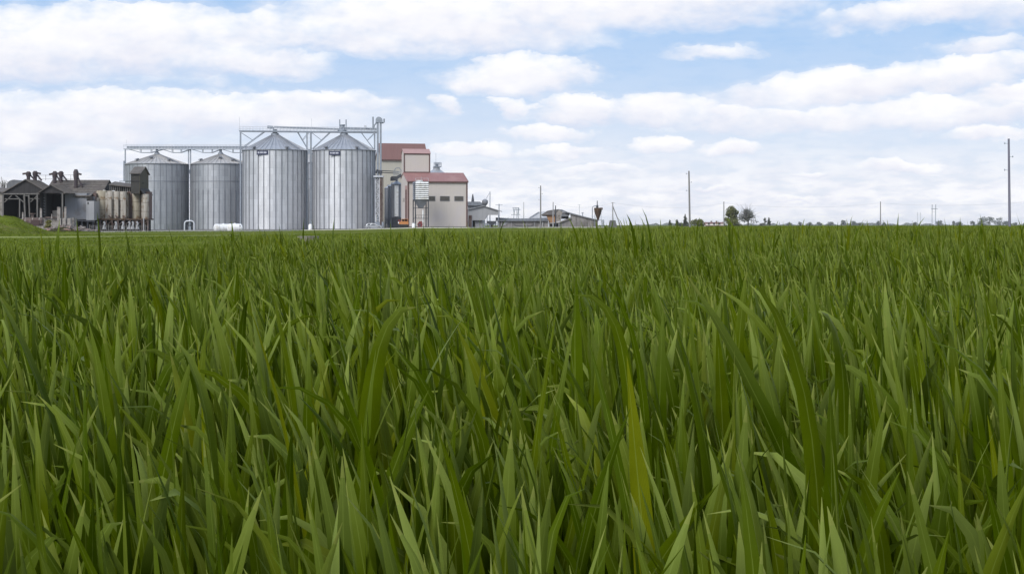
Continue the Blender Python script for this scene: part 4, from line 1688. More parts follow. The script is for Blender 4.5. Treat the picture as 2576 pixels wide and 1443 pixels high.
tank(243, 271, 479.5, 549, DT + 1, M['plaster_yellow'], 'widest stained concrete tank of the row, yellowish, beside the grey metal wall', (249, 497))
tank(270, 286.5, 480, 549.5, DT, M['plaster'], 'stained concrete tank right beside the widest yellowish tank', (280, 497))
tank(286, 302, 481, 549.5, DT, M['plaster'], 'stained concrete tank second right of the widest yellowish tank', (297, 497))
tank(301.5, 319.5, 481.5, 550, DT, M['plaster'], 'stained concrete tank just left of the dark brick recess', (316, 498))
tank(333, 355, 486, 551, DT + 2, M['plaster_yellow'], 'yellowish stained tank beneath the wooden tower, right of the brick recess')
tank(359, 375, 488, 551.5, DT, M['plaster'], 'narrow pale stained tank at the right end under the wooden tower')
root = thing('tank_house', (PX(305, 399), 399, g1(PX(305, 399), 399)), 'old brick wall and rusty support frame carrying the stained concrete tanks', 'building')
b = MB()
b.box(PX(236, 398), PX(376, 398), 398.0, 401, PZ(550, 398), PZ(482, 398))
b.build('wall', M['brick_old'], root)
b = MB()
b.box(PX(237.5, 396), PX(245, 396), 394.6, 398, PZ(548, 396), PZ(486, 396))
b.build('wall', M['brick_old'], root)
b = MB()
b.box(PX(243.5, 396), PX(320.5, 396), 396.1, 397.9, PZ(549.5, 396), PZ(484, 396))
b.box(PX(355, 396), PX(359, 396), 396.3, 397.9, PZ(549.5, 396), PZ(489, 396))
b.build('infill_wall', M['plaster'], root)
b = MB()
b.box(PX(235, 394), PX(375, 394), 393.4, 399, PZ(553, 394), PZ(549.6, 394))
b.build('floor_slab', M['rust'], root)
b = MB()
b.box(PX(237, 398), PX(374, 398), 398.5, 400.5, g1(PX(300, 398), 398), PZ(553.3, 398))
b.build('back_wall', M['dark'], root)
for k in range(10):
    b = MB()
    px = 238 + k * 15
    b.beam((PX(px, 394), 393.7, g1(PX(px, 394), 394)), (PX(px, 394), 393.7, PZ(553.2, 394)), .24)
    b.build('column', M['rust_grey'], root)
b = MB()
rng = random.Random(3)
for k in range(9):
    px = 240 + k * 15
    b.beam((PX(px, 394), 393.8, PZ(565, 394)), (PX(px + 13, 394), 393.8, PZ(554, 394)), .14)
b.build('brace', M['rust_grey'], root)
for px in (245, 262, 291, 309, 325, 334, 345):
    b = MB()
    x = PX(px, 392.6)
    z = PZ(566, 392.6)
    b.tube([(x - .1, 392.6, PZ(557, 392.6)), (x + .15, 392.6, PZ(562, 392.6)), (x + .1, 392.6, PZ(566, 392.6))], .24, 8)
    b.lathe((x, 392.6), [(.55, PZ(576, 392.6)), (.25, PZ(567.5, 392.6)), (.2, PZ(565.5, 392.6))], n=10)
    b.build('discharge_spout', M['grey_sheet_light'], root)

# wooden tower
DW = 396.0
root = thing('wooden_tower', (PX(343, DW), DW, PZ(488, DW)), 'brown boarded wooden tower with steep gable roof standing above the stained tanks', 'tower')
b = MB()
x0, x1 = PX(331.5, DW), PX(354, DW)
dpt = 8.5
b.box(x0, x1 - .12, DW - 1, DW + dpt, PZ(487, DW), PZ(436, DW))
b.build('wall', M['wood_tower_dark'], root)
b = MB()
zt0, ztr = PZ(435, DW), PZ(417.5, DW)
b.sideprism([(DW - 1.05, PZ(488, DW)), (DW - 1.05, zt0), (DW + dpt / 2, ztr - .2), (DW + dpt + .05, zt0), (DW + dpt + .05, PZ(488, DW))], x1 - .12, x1)
b.build('side_wall', M['wood_tower'], root)
b = MB()
q = (ztr - zt0) / (dpt / 2 + 1)
b.slab([(x0 - .25, DW - 1.5, zt0 - .5 * q), (x1 + .3, DW - 1.5, zt0 - .5 * q), (x1 + .3, DW + dpt / 2, ztr), (x0 - .25, DW + dpt / 2, ztr)], .14)
b.slab([(x0 - .25, DW + dpt + .5, zt0 - .5 * q), (x1 + .3, DW + dpt + .5, zt0 - .5 * q), (x1 + .3, DW + dpt / 2 + .01, ztr), (x0 - .25, DW + dpt / 2 + .01, ztr)], .14)
b.build('roof', M['asbestos'], root)
b = MB()
b.box(x0 - .1, x1 + .06, DW - 1.12, DW - 1.06, PZ(457, DW), PZ(455, DW))
b.box(PX(303, DW), x0 - .1, DW - 1.12, DW - .9, PZ(457, DW), PZ(455.6, DW))
b.build('band', M['tarpaper'], root)
b = MB()
b.box(x1 + .002, x1 + .05, DW + 2, DW + 2.8, PZ(462, DW), PZ(458, DW))
b.build('window', M['dark'], root)
b = MB()
b.slab([(x1 + .02, DW - 1, PZ(473, DW)), (x1 + .02, DW + dpt, PZ(473, DW)), (x1 + 1.1, DW + dpt, PZ(490, DW)), (x1 + 1.1, DW - 1, PZ(490, DW))], .1)
b.build('skirt_roof', M['tarpaper'], root)

# dust cyclones on the old roofs
def roof_cyclone(px, yb, yt, D, pipe, label, pipe_col='rust_dark'):
    x = PX(px, D)
    z0, z1 = PZ(yb, D), PZ(yt, D)
    root = thing('roof_cyclone', (x, D, z0), label, 'cyclone', 'dust cyclones on the old roof')
    h = z1 - z0
    b = MB()
    b.lathe((x, D), [(.42, z0 - .3), (.42, z0 + h * .35), (.62, z0 + h * .6), (.62, z0 + h * .86), (.38, z1 - .1), (.38, z1)], n=16)
    b.build('body', M['rust_dark'], root, smooth=True)
    b = MB()
    sgn = -1 if pipe < 0 else 1
    b.beam((x + sgn * .3, D - .1, z0 + h * .78), (x + sgn * 1.35, D - .1, z0 + h * .70), .25, .42)
    b.build('inlet', M['rust_dark'], root)
    b = MB()
    b.tube([(x + .35, D + .1, z0 + h * .6), (x + 1.5, D + .1, z0 - .1)], .2, 8)
    b.build('pipe', M[pipe_col], root)
    return root


roof_cyclone(71.5, 452, 431.5, 392, -1, 'squat dark cyclone with left spout on the wide timber shed roof')
roof_cyclone(88.5, 453, 430, 393, 1, 'dark cyclone with right spout on the wide timber shed roof')
roof_cyclone(138, 458, 430.5, 399, -1, 'tall dark cyclone left of its twin on the hall roof ridge')
roof_cyclone(153.5, 454, 430.5, 404, -1, 'dark cyclone right of its twin on the hall roof ridge')
roof_cyclone(191, 470, 426, 400.5, 1, 'tallest dark cyclone standing alone lower on the hall roof')
root = thing('roof_handrail', (PX(155, 403), 403, PZ(452, 403)), 'thin rusty handrail along the old hall ridge between the cyclones', 'handrail')
b = MB()
for y in (440, 449.5):
    b.beam((PX(96, 403), 403, PZ(y + 1, 403)), (PX(200, 403), 403, PZ(y, 403)), .06)
b.build('rail', M['rust_dark'], root)
b = MB()
for px in (98, 115, 132, 160, 178, 198):
    b.beam((PX(px, 403), 403, PZ(454, 403)), (PX(px, 403), 403, PZ(440, 403)), .06)
b.build('post', M['rust_dark'], root)

# grey round topped hood and low wall at the far left
root = thing('round_roofed_store', (PX(38, 402), 402, g1(PX(38, 402), 402)), 'grey rounded roof peeping over the left slope of the wide timber shed', 'building')
b = MB()
x = PX(39, 402)
poly = [(x - 1.9, PZ(560, 402)), (x - 1.9, PZ(468, 402))] + [(x - 1.9 * math.cos(math.pi * k / 14), PZ(468, 402) + 1.5 * math.sin(math.pi * k / 14)) for k in range(1, 14)] + [(x + 1.9, PZ(468, 402)), (x + 1.9, PZ(560, 402))]
b.prism(poly, 401, 410)
b.build('wall', M['shed_roof'], root)
root = thing('low_outbuilding', (PX(-20, 396), 396, g1(PX(-20, 396), 396)), 'low pale outbuilding with grey roof at the left edge behind the mound', 'building')
b = MB()
b.box(PX(-70, 396), PX(5, 396), 396, 404, g1(PX(-20, 396), 396), PZ(482, 396))
b.build('wall', M['concrete'], root)
b = MB()
b.slab([(PX(-72, 396), 395.5, PZ(482.5, 396)), (PX(14, 396), 395.5, PZ(482.5, 396)), (PX(14, 396), 400, PZ(473, 400)), (PX(-72, 396), 400, PZ(473, 400))], .2)
b.build('roof', M['asbestos'], root)

# retaining wall, posts, rusty tank, rubble
DR = 372.0
zgr = g1(PX(120, DR), DR)
root = thing('retaining_wall', (PX(130, DR + 5), DR + 5, zgr), 'crumbling brown concrete wall below the two timber sheds', 'wall')
b = MB()
rng = random.Random(8)
pxs = list(range(40, 178, 6))
for p, q in zip(pxs[:-1], pxs[1:]):
    b.box(PX(p, DR), PX(q, DR) - .015, DR + 4.5 + rng.uniform(-.08, .08), DR + 7, zgr - .3, PZ(547.5 + rng.uniform(-.8, 1.2), DR))
b.build('wall', M['concrete'], root)
b = MB()
b.box(PX(99, DR), PX(140, DR), DR + 3.9, DR + 4.3, PZ(548, DR), PZ(545, DR))
b.build('rail', M['rust_grey'], root)
for (px, w, yt, yb, lab) in ((138.3, 8, 521, 585, 'tall thick grey concrete post, nearest the yellow green bush'), (155, 5, 520.5, 547, 'slim grey concrete post with broken slanted top'),
                             (150.5, 2.2, 533, 547, 'thin rusty post between two concrete posts'), (93, 5, 524, 546, 'pale topped short post before the dark timber shed'),
                             (120.5, 2.2, 538.5, 548, 'thin short post on the crumbling wall'), (47, 3.4, 534, 552, 'leaning grey post at the foot of the timber shed')):
    x = PX(px, DR)
    root = thing('concrete_post', (x, DR + 3, PZ(yb, DR)), lab, 'post', 'posts along the crumbling wall')
    b = MB()
    hw = w * S(DR) / 2
    b.prism([(x - hw, PZ(yb, DR) - .2), (x + hw, PZ(yb, DR) - .2), (x + hw * .92, PZ(yt, DR)), (x - hw * .95, PZ(yt - .8, DR))], DR + 3, DR + 3 + hw * 1.6)
    b.build('shaft', M['concrete'] if 'rusty' not in lab else M['rust'], root)
    b = MB()
    b.box(x - hw * 1.05, x + hw * 1.05, DR + 2.97, DR + 3 + hw * 1.7, PZ(yt + 3, DR), PZ(yt + 1.5, DR))
    b.build('collar', M['rust_grey'], root)
# low concrete stubs
for (px, w, yt) in ((146, 6, 549), (156.5, 9, 548), (169, 8.5, 548.5)):
    x = PX(px, DR)
    hw = w * S(DR) / 2
    b = MB()
    b.prism([(x - hw, zgr - .2), (x + hw, zgr - .2), (x + hw * .9, PZ(yt, DR)), (x - hw * .95, PZ(yt + .8, DR))], DR + 1.5, DR + 2.6)
    b.box(x - hw * 1.06, x + hw * 1.06, DR + 1.4, DR + 2.7, zgr - .2, zgr + .25)
    o = b.build('concrete_pier', M['concrete'], loc=(x, DR + 2, zgr))
    tag(o, {146: 'narrow concrete pier left of two others, above the rubble heap', 156.5: 'widest concrete pier in the middle, above the rubble heap', 169: 'concrete pier at the right, below the grey metal wall'}[px], 'pier', 'broken concrete piers')

DK = 366.0
root = thing('rusty_tank', (PX(83, DK), DK, zgr), 'rusty brown grey cylindrical tank lying below the timber sheds', 'tank')
b = MB()
zc = PZ(558, DK)
x0, x1 = PX(58, DK), PX(108, DK)
r = 11 * S(DK)
b.tube([(x0, DK, zc), (x0 + .25, DK, zc), (x1 - .25, DK, zc), (x1, DK, zc)], [r * .75, r, r, r * .8], 26)
b.build('shell', M['rust_grey'], root, smooth=True)
b = MB()
for px in (66, 84, 101):
    xx = PX(px, DK)
    b.tube([(xx - .08, DK, zc), (xx + .08, DK, zc)], r + .03, 26)
b.build('band', M['concrete'], root)
b = MB()
b.box(PX(81, DK), PX(103, DK), DK - r - .1, DK - r * .8, PZ(567, DK), PZ(553, DK))
b.build('door', M['door_brown'], root)
b = MB()
b.box(PX(88, DK), PX(112, DK), DK - .9, DK + .9, zgr - .2, PZ(567.8, DK))
b.box(PX(62, DK), PX(83, DK), DK - .8, DK + .9, zgr - .2, PZ(567.5, DK))
b.build('plinth', M['concrete'], root)
b = MB()
b.lathe((PX(82, DK), DK), [(.3, zc + r - .1), (.3, zc + r + .7), (.75, zc + r + .75), (.75, zc + r + .95)], n=12)
b.build('chimney', M['rust_grey'], root)

# rubble heap
rng = random.Random(21)
b = MB()
DU = 352.0
for k in range(520):
    t = rng.random()
    px = 96 + 148 * t
    top = np.interp(px, [96, 118, 140, 160, 178, 192, 205, 222, 246], [586, 579, 574, 568.5, 569, 576, 573, 581, 586])
    zt = PZ(top, DU) - PZ(588.5, DU)
    dd = rng.uniform(-4.5, 5)
    hgt = max(0.05, zt * (1 - abs(dd) / 5.5)) * rng.uniform(.2, 1)
    x, y = PX(px, DU), DU + dd
    sz = rng.uniform(.12, .50)
    b.rock((x, y, g1(x, y) + hgt), (sz * rng.uniform(.8, 1.8), sz, sz * rng.uniform(.4, .9)), rng)
o = b.build('rubble', M['rubble'])
tag(o, 'heap of broken grey and reddish rubble before the grey metal wall', 'rubble', kind='stuff')
b = MB()
hx = np.linspace(90, 250, 40)
hy = np.linspace(-6.5, 6.5, 14)
mz = []
def heap_z(X, Y):
    p = X / S(DU) + CX
    top = np.interp(p, [90, 118, 140, 160, 178, 192, 205, 222, 250], [588.5, 580, 575, 570, 571, 577, 575, 582, 588.5])
    h = (588.5 - top) * S(DU)
    return gz(X, Y) - .02 + h * .8 * np.clip(1 - ((Y - DU) / 6.5) ** 2, 0, 1)
grid_mesh('rubble_mound', (hx - CX) * S(DU), DU + hy, heap_z, M['soil'])

# picket fence
DF = 376.0
root = thing('picket_fence', (PX(290, DF), DF, g1(PX(290, DF), DF)), 'thin grey picket fence in front of the stained concrete tanks', 'fence')
b = MB()
b2 = MB()
rng = random.Random(9)
z0_ = g1(PX(290, DF), DF)
for y in (.35, 1.25):
    b2.beam((PX(226, DF), DF, z0_ + y), (PX(372, DF), DF, z0_ + y), .07)
b2.build('rail', M['timber'], root)
for k in range(32):
    b = MB()
    px = 226 + k * 4.65 + rng.uniform(-.6, .6)
    big = k % 5 == 0
    b.beam((PX(px, DF), DF, z0_), (PX(px, DF) + rng.uniform(-.05, .05), DF, z0_ + (1.7 if big else 1.5)), .16 if big else .09)
    b.build('post' if big else 'picket', M['timber'], root)
x = PX(361.5, DF - 4)
root = thing('fence_pole', (x, DF - 4, z0_), 'tall thin grey pole before the right end of the stained tanks', 'pole')
b = MB()
b.tube([(x, DF - 4, z0_), (x, DF - 4, PZ(548, DF))], .11, 8)
b.build('shaft', M['pole_concrete'], root)
b = MB()
b.lathe((x, DF - 4), [(.3, z0_), (.24, z0_ + .35)], n=10)
b.build('base', M['concrete'], root)

# ------------------------------------------------------------------ sheds on the right of the barn
def Z5(zx, zy):
    return 1161 + zx / 6.36, 445.5 + zy / 6.36


DS = 490.0


def V5(zx, zy, D=DS):
    a, c = Z5(zx, zy)
    return PX(a, D), PZ(c, D)


zgs = g1(PX(1300, DS), DS)
root = thing('metal_clad_shed', (PX(1220, DS), DS, zgs), 'pale grey metal shed with overhanging roof right beside the red roofed barn', 'shed')
b = MB()
poly = [V5(95, 690), V5(95, 520), V5(360, 462), V5(590, 540), V5(590, 606), V5(430, 606), V5(372, 690)]
b.prism(poly, DS, DS + .3)
b.prism([V5(95, 800), V5(95, 692), V5(372, 692), V5(372, 800)], DS + 1.2, DS + 9)
b.build('wall', M['grey_sheet_light'], root)
b = MB()
A, B_, C_ = V5(100, 512), V5(360, 455), V5(648, 545)
b.slab([(A[0], DS - .6, A[1]), (B_[0], DS - .6, B_[1]), (B_[0], DS + 9, B_[1]), (A[0], DS + 9, A[1])], .16)
b.slab([(B_[0] + .003, DS - .6, B_[1]), (C_[0], DS - .6, C_[1]), (C_[0], DS + 9, C_[1]), (B_[0] + .003, DS + 9, B_[1])], .16)
b.build('roof', M['grey_sheet_light'], root)
for zx in (168, 345, 372, 410, 590):
    b = MB()
    p, q = V5(zx, 800), V5(zx, 606 if zx > 380 else 690)
    if zx == 410:
        q = V5(zx, 610)
    b.beam((p[0], DS - .1, p[1]), (q[0], DS - .1, q[1]), .22)
    b.build('column', M['steel'], root)
b = MB()
p, q = V5(115, 800), V5(165, 612)
b.box(p[0], q[0], DS - .25, DS - .04, p[1], q[1])
b.build('door', M['rust_grey'], root)
b = MB()
p, q = V5(180, 800), V5(212, 700)
b.box(p[0], q[0], DS + 1.1, DS + 1.19, p[1], q[1])
b.build('opening', M['dark'], root)

root = thing('flat_roofed_annex', (PX(1198, DS + 12), DS + 12, zgs), 'dark sloped roof annex behind the pale metal shed, touching the barn', 'building')
b = MB()
a, c_, d_, e_ = V5(85, 452, DS + 12), V5(100, 392, DS + 16), V5(295, 392, DS + 16), V5(392, 452, DS + 12)
b.slab([(a[0], DS + 12, a[1]), (e_[0], DS + 12, e_[1]), (d_[0], DS + 16, d_[1]), (c_[0], DS + 16, c_[1])], .25)
b.build('roof', M['shed_roof'], root)
b = MB()
b.box(a[0] + .3, e_[0] - .6, DS + 12.4, DS + 17, zgs, a[1] - .15)
b.build('wall', M['grey_sheet'], root)
b = MB()
p = V5(375, 430, DS + 12)
b.lathe((p[0], DS + 12.2), [(.5, p[1] - .4), (.9, p[1] + .3), (.9, p[1] + 1.0), (.3, p[1] + 1.5)], n=14)
b.build('cowl', M['grey_sheet'], root)

root = thing('black_hopper', (PX(1237, DS - 4), DS - 4, zgs), 'black funnel shaped hopper between the pale metal shed and low shed', 'hopper')
b = MB()
DQ = DS - 4
p0, p1, p2, p3 = V5(402, 702, DQ), V5(560, 702, DQ), V5(505, 765, DQ), V5(465, 765, DQ)
b.prism([p0, (p0[0] + .05, p0[1] - .5), p3, p2, (p1[0] - .05, p1[1] - .5), p1], DQ - 1.2, DQ + 1.2)
b.build('body', M['steel_dark'], root)
for zx, z2 in ((410, 415), (550, 540)):
    b = MB()
    q0, q1 = V5(zx, 715, DQ), V5(z2, 805, DQ)
    b.beam((q0[0], DQ - 1.25, q0[1]), (q1[0], DQ - 1.25, q1[1]), .16)
    b.build('leg', M['steel_dark'], root)
b = MB()
q0, q1 = V5(485, 765, DQ), V5(485, 800, DQ)
b.lathe((q0[0], DQ), [(.5, q1[1] - .1), (.28, q1[1] + .3), (.25, q0[1])], n=12)
b.build('spout', M['rust_grey'], root)

root = thing('low_shed', (PX(1315, DS), DS, zgs), 'long low grey shed with sagging roof and patched board front', 'shed')
b = MB()
n = 14
for k in range(n):
    f0, f1 = k / n, (k + 1) / n
    sag = lambda f: .28 * math.sin(math.pi * f)
    xa0, xa1 = V5(548 + 852 * f0, 0)[0], V5(548 + 852 * f1, 0)[0]
    ze0, ze1 = V5(0, 694)[1] - sag(f0) * .4, V5(0, 694)[1] - sag(f1) * .4
    zr0, zr1 = PZ(547, DS + 6) - sag(f0), PZ(547, DS + 6) - sag(f1)
    b.slab([(xa0, DS - .7, ze0), (xa1, DS - .7, ze1), (xa1, DS + 6, zr1), (xa0, DS + 6, zr0)], .14)
    b.beam((xa0, DS - .72, ze0 + .02), (xa0, DS + 6, zr0 + .02), .1, .06)
b.build('roof', M['shed_roof'], root)
b = MB()
p, q = V5(575, 815), V5(1385, 703)
b.box(p[0], q[0], DS + .1, DS + 6, zgs - .1, q[1])
b.build('wall', M['shed_wall'], root)
b = MB()
b.prism([V5(640, 770), V5(700, 768), V5(775, 706), V5(690, 706)], DS - .02, DS + .08)
b.build('patch', M['grey_sheet_light'], root)
b = MB()
b.prism([V5(815, 735), V5(870, 765), V5(1110, 775), V5(1160, 735), V5(1180, 735), V5(1120, 800), V5(860, 782)], DS - .02, DS + .08)
b.box(V5(920, 0)[0], V5(980, 0)[0], DS - .02, DS + .08, zgs, V5(0, 790)[1])
b.build('opening', M['concrete_dark'], root)
for zx in (600, 640, 800, 990, 1045, 1172, 1300):
    b = MB()
    p, q = V5(zx, 815), V5(zx, 703)
    b.beam((p[0], DS - .15, zgs), (q[0], DS - .15, q[1]), .17 if zx != 1300 else .28)
    b.build('post', M['pole_concrete'], root)

root = thing('patched_roof_barn', (PX(1440, DS), DS, zgs), 'grey board barn with long sloping roof and orange brick corner', 'barn')
DB2 = DS - 2
b = MB()
b.prism([V5(1560, 815), V5(1560, 725), V5(1745, 655), V5(1735, 590), V5(1760, 596), V5(2178, 690), V5(2178, 815)], DB2, DB2 + .3)
b.build('wall', M['shed_wall'], root)
b = MB()
A, B_ = V5(1735, 577), V5(2190, 686)
b.slab([(A[0], DB2 - .5, A[1]), (B_[0], DB2 - .5, B_[1]), (B_[0], DB2 + 14, B_[1] + .1), (A[0] - 2.2, DB2 + 14, A[1] + 1.0)], .28)
C1, C2 = V5(1540, 512), V5(1735, 577)
b.slab([(C1[0], DB2 + 2.6, C1[1]), (C2[0], DB2 - .3, C2[1] + .02), (C2[0] - 2, DB2 + 14, C2[1] + 1.2), (C1[0], DB2 + 14, C1[1])], .2)
b.build('roof', M['shed_roof'], root)
b = MB()
p = [V5(1275, 603), V5(1370, 540), V5(1490, 515), V5(1560, 515), V5(1500, 598), V5(1350, 600)]
ys = [DB2 + 1.5, DB2 + 3, DB2 + 5, DB2 + 5, DB2 + 1.2, DB2 + 1.2]
b.slab([(q[0], y, q[1]) for q, y in zip([p[0], p[5], p[2], p[1]], [ys[0], ys[5], ys[2], ys[1]])], .18)
p2 = [V5(1500, 598), V5(1490, 516), V5(1560, 516), V5(1730, 585), V5(1700, 622), V5(1590, 622)]
b.slab([(p[5][0], DB2 + 1.2, p[5][1]), (p2[0][0], DB2 + 1.2, p2[0][1]), (p2[2][0], DB2 + 5, p2[2][1]), (p[2][0], DB2 + 5, p[2][1])], .18)
b.build('patched_roof', M['asbestos'], root)
b = MB()
p = [V5(1590, 625), V5(1708, 622), V5(1738, 580), V5(1618, 562)]
b.slab([(q[0], y, q[1]) for q, y in zip(p, [DB2 + .2, DB2 + .2, DB2 + 2.2, DB2 + 2.2])], .14)
b.build('dormer_roof', M['shed_roof'], root)
b = MB()
q0, q1 = V5(1592, 668), V5(1712, 624)
b.box(q0[0], q1[0], DB2 + 1.2, DB2 + 1.5, q0[1], q1[1])
b.prism([V5(1275, 606), V5(1350, 606), V5(1365, 625), V5(1300, 625)], DB2 + 1.7, DB2 + 2.0)
b.build('opening', M['dark'], root)
b = MB()
b.prism([V5(1395, 735), V5(1395, 700), V5(1350, 605), V5(1500, 602), V5(1505, 720)], DB2 + 1.9, DB2 + 2.6)
b.build('brick_wall', M['orange_brick'], root)
b = MB()
b.prism([V5(1506, 718), V5(1501, 602), V5(1560, 520), V5(1625, 565), V5(1590, 625), V5(1590, 700)], DB2 + 2.0, DB2 + 2.7)
b.build('gable_wall', M['concrete'], root)
b = MB()
p = [V5(1392, 742), V5(1560, 728), V5(1748, 655), V5(1640, 668)]
b.slab([(p[0][0], DB2 - .6, p[0][1]), (p[1][0], DB2 - .6, p[1][1]), (p[1][0], DB2 + 2, p[1][1] + .25), (p[0][0], DB2 + 2, p[0][1] + .25)], .12)
b.slab([(p[1][0], DB2 - .6, p[1][1]), (p[2][0], DB2 - .6, p[2][1]), (p[2][0], DB2 + 2, p[2][1] + .25), (p[1][0], DB2 + 2, p[1][1] + .25)], .12)
b.build('lean_to_roof', M['concrete'], root)
b = MB()
b.prism([V5(1395, 815), V5(1395, 748), V5(1560, 735), V5(1560, 815)], DB2 + 1.2, DB2 + 1.5)
b.build('lean_to_wall', M['concrete_dark'], root)
for zx in (1400, 1460, 1552):
    b = MB()
    p, q = V5(zx, 815), V5(zx, 742)
    b.beam((p[0], DB2 - .4, zgs), (q[0], DB2 - .4, q[1]), .18)
    b.build('post', M['pole_concrete'], root)
b = MB()
for zx in (1745, 1835, 2000, 2110):
    p = V5(zx, 815)
    zt_ = V5(0, 600 + max(0, (zx - 1750)) * .235)[1] - .2
    b.beam((p[0], DB2 - .05, zgs), (p[0], DB2 - .05, zt_), .12)
b.build('batten', M['timber'], root)

root = thing('pale_roofed_store', (PX(1350, DS + 40), DS + 40, zgs), 'pale roofed store showing behind the low shed, left of patched barn', 'building')
b = MB()
DP = DS + 40
p = [V5(1090, 648, DP), V5(1235, 557, DP), V5(1330, 548, DP), V5(1480, 650, DP)]
b.prism([(p[0][0], zgs), p[0], p[1], p[2], p[3], (p[3][0], zgs)], DP, DP + 12)
b.build('wall', M['steel_light'], root)
b = MB()
b.slab([(p[0][0] - .3, DP - .4, p[0][1]), (p[1][0], DP - .4, p[1][1] + .12), (p[1][0], DP + 12, p[1][1] + .12), (p[0][0] - .3, DP + 12, p[0][1])], .1)
b.build('roof', M['steel_light'], root)

# rusty cyclone with stand
DC = DS - 6
root = thing('rusty_cyclone', (V5(2185, 0, DC)[0], DC, zgs), 'rusty cone shaped cyclone with bent pipe beyond the barn end', 'cyclone')
x, _ = V5(2183, 0, DC)
zz = lambda zy: V5(0, zy, DC)[1]
b = MB()
b.lathe((x, DC), [(.28, zz(688)), (.5, zz(640)), (1.0, zz(565)), (1.12, zz(520)), (1.12, zz(494)), (.9, zz(490))], n=22)
b.build('cone', M['rust'], root, smooth=True)
b = MB()
b.lathe((x - .2, DC), [(.34, zz(490)), (.34, zz(460)), (.12, zz(440)), (.12, zz(378))], n=14)
b.build('stack', M['steel_dark'], root)
b = MB()
q = V5(2240, 508, DC)
b.tube([(x + .6, DC - .5, zz(505)), (x + 1.35, DC - .5, zz(505))], .35, 10)
b.build('inlet', M['rust_grey'], root)
b = MB()
p0 = V5(2093, 700, DC)[0]
b.tube([(p0, DC, zz(680)), (p0, DC, zz(500)), (p0 + .12, DC, zz(475)), (p0 + .5, DC, zz(463)), (x - .4, DC, zz(461))], .12, 8)
b.build('pipe', M['steel'], root, smooth=True)
for zx in (2130, 2232):
    b = MB()
    p = V5(zx, 0, DC)[0]
    b.beam((p, DC - .6, zgs), (p, DC - .6, zz(560)), .1)
    b.build('leg', M['steel'], root)
b = MB()
a, c_ = V5(2185, 0, DC)[0], V5(2280, 0, DC)[0]
b.box(a, c_, DC - .8, DC + .8, zz(692), zz(684))
for xx in (a + (c_ - a) * .7, c_ - .08):
    b.beam((xx, DC - .75, zgs), (xx, DC - .75, zz(690)), .16)
    b.beam((xx, DC + .75, zgs), (xx, DC + .75, zz(690)), .16)
b.build('stand', M['steel'], root)

# concrete block carrying a pole with a strut
root = thing('braced_pole', (V5(2422, 0, DC)[0], DC, zgs), 'grey pole on a tapering dark concrete block, steadied by a slanting strut', 'pole')
b = MB()
pl0, pr0 = V5(2352, 812, DC), V5(2486, 812, DC)
pl1, pr1 = V5(2375, 690, DC), V5(2462, 690, DC)
cx_ = (pl0[0] + pr0[0]) / 2
hw0, hw1 = (pr0[0] - pl0[0]) / 2, (pr1[0] - pl1[0]) / 2
vs = [(cx_ + sx * h, DC + sy * h, z) for h, z in ((hw0, zgs), (hw1, pl1[1])) for sx, sy in ((-1, -1), (1, -1), (1, 1), (-1, 1))]
b.add(vs, [(3, 2, 1, 0), (4, 5, 6, 7), (0, 1, 5, 4), (1, 2, 6, 5), (2, 3, 7, 6), (3, 0, 4, 7)])
b.build('block', M['concrete_dark'], root)
b = MB()
b.tube([(cx_, DC, pl1[1]), (cx_, DC, zz(402))], [.19, .15], 10)
b.build('shaft', M['pole_concrete'], root)
b = MB()
b.tube([(cx_ + .05, DC - .1, zz(470)), (V5(2555, 0, DC)[0], DC - .1, zgs)], .13, 8)
b.build('strut', M['pole_wood'], root)
b = MB()
b.box(cx_ - .5, cx_ + .5, DC - .08, DC + .08, zz(412), zz(408))
b.build('crossarm', M['pole_wood'], root)

# ------------------------------------------------------------------ poles and wires
WIRES = []


def pole(px, yt, D, label, r=.15, mat='pole_wood', arms=(), lean=0.0, group='power poles across the field', insul=True):
    x = PX(px, D)
    z0 = g1(x, D)
    zt = PZ(yt, D)
    root = thing('power_pole', (x, D, z0), label, 'power pole', group)
    b = MB()
    xt = x + lean * S(D)
    b.tube([(x, D, z0 - .2), ((x + xt) / 2, D, (z0 + zt) / 2), (xt, D, zt)], [r * 1.15, r, r * .82], 10)
    b.build('shaft', M[mat], root, smooth=True)
    for (dz_, w) in arms:
        b = MB()
        b.box(xt - w, xt + w, D - .06, D + .06, zt - dz_ - .06, zt - dz_ + .06)
        b.build('crossarm', M[mat], root)
    if insul:
        for i, (sx, dz_) in enumerate(((-1, .5), (1, 1.9), (-1, 3.3))):
            b = MB()
            b.tube([(xt, D, zt - dz_), (xt + sx * .42, D, zt - dz_)], .018, 6)
            b.lathe((xt + sx * .42, D), [(.05, zt - dz_ - .06), (.07, zt - dz_ + .02), (.03, zt - dz_ + .14)], n=8)
            b.build('insulator', M['steel'], root)
    return xt, D, zt


p1 = pole(1360, 467, 392, 'tall slim power pole standing before the long low grey shed', .16, lean=0)
p2 = pole(1735.5, 430, 280, 'power pole between the sheds and the olive tree, with small conifers behind', .145, lean=-2.5)
p3 = pole(2540, 349, 176, 'tallest power pole, blue grey, standing near the right edge', .125, 'pole_blue', lean=-2.5)
p4 = pole(1821, 507, 640, 'shorter power pole touching the left side of the olive tree', .19, insul=False)
p5 = pole(2215, 507, 640, 'shorter power pole standing alone between olive tree and twin mast', .19, insul=False)
p6 = pole(1391.4, 508, 482, 'thin grey pole rising from the roof of the patched barn', .16, 'pole_concrete', insul=False, group='poles at the sheds')
p7 = pole(1397.6, 517, 484, 'short dark pole beside the thin pole on the patched barn', .16, 'steel_dark', insul=False, group='poles at the sheds')
p8 = pole(1255.4, 513, 520, 'T shaped pole with crossarm behind the end of the pale metal shed', .17, 'steel', arms=((.25, 1.1),), insul=False, group='poles at the sheds')
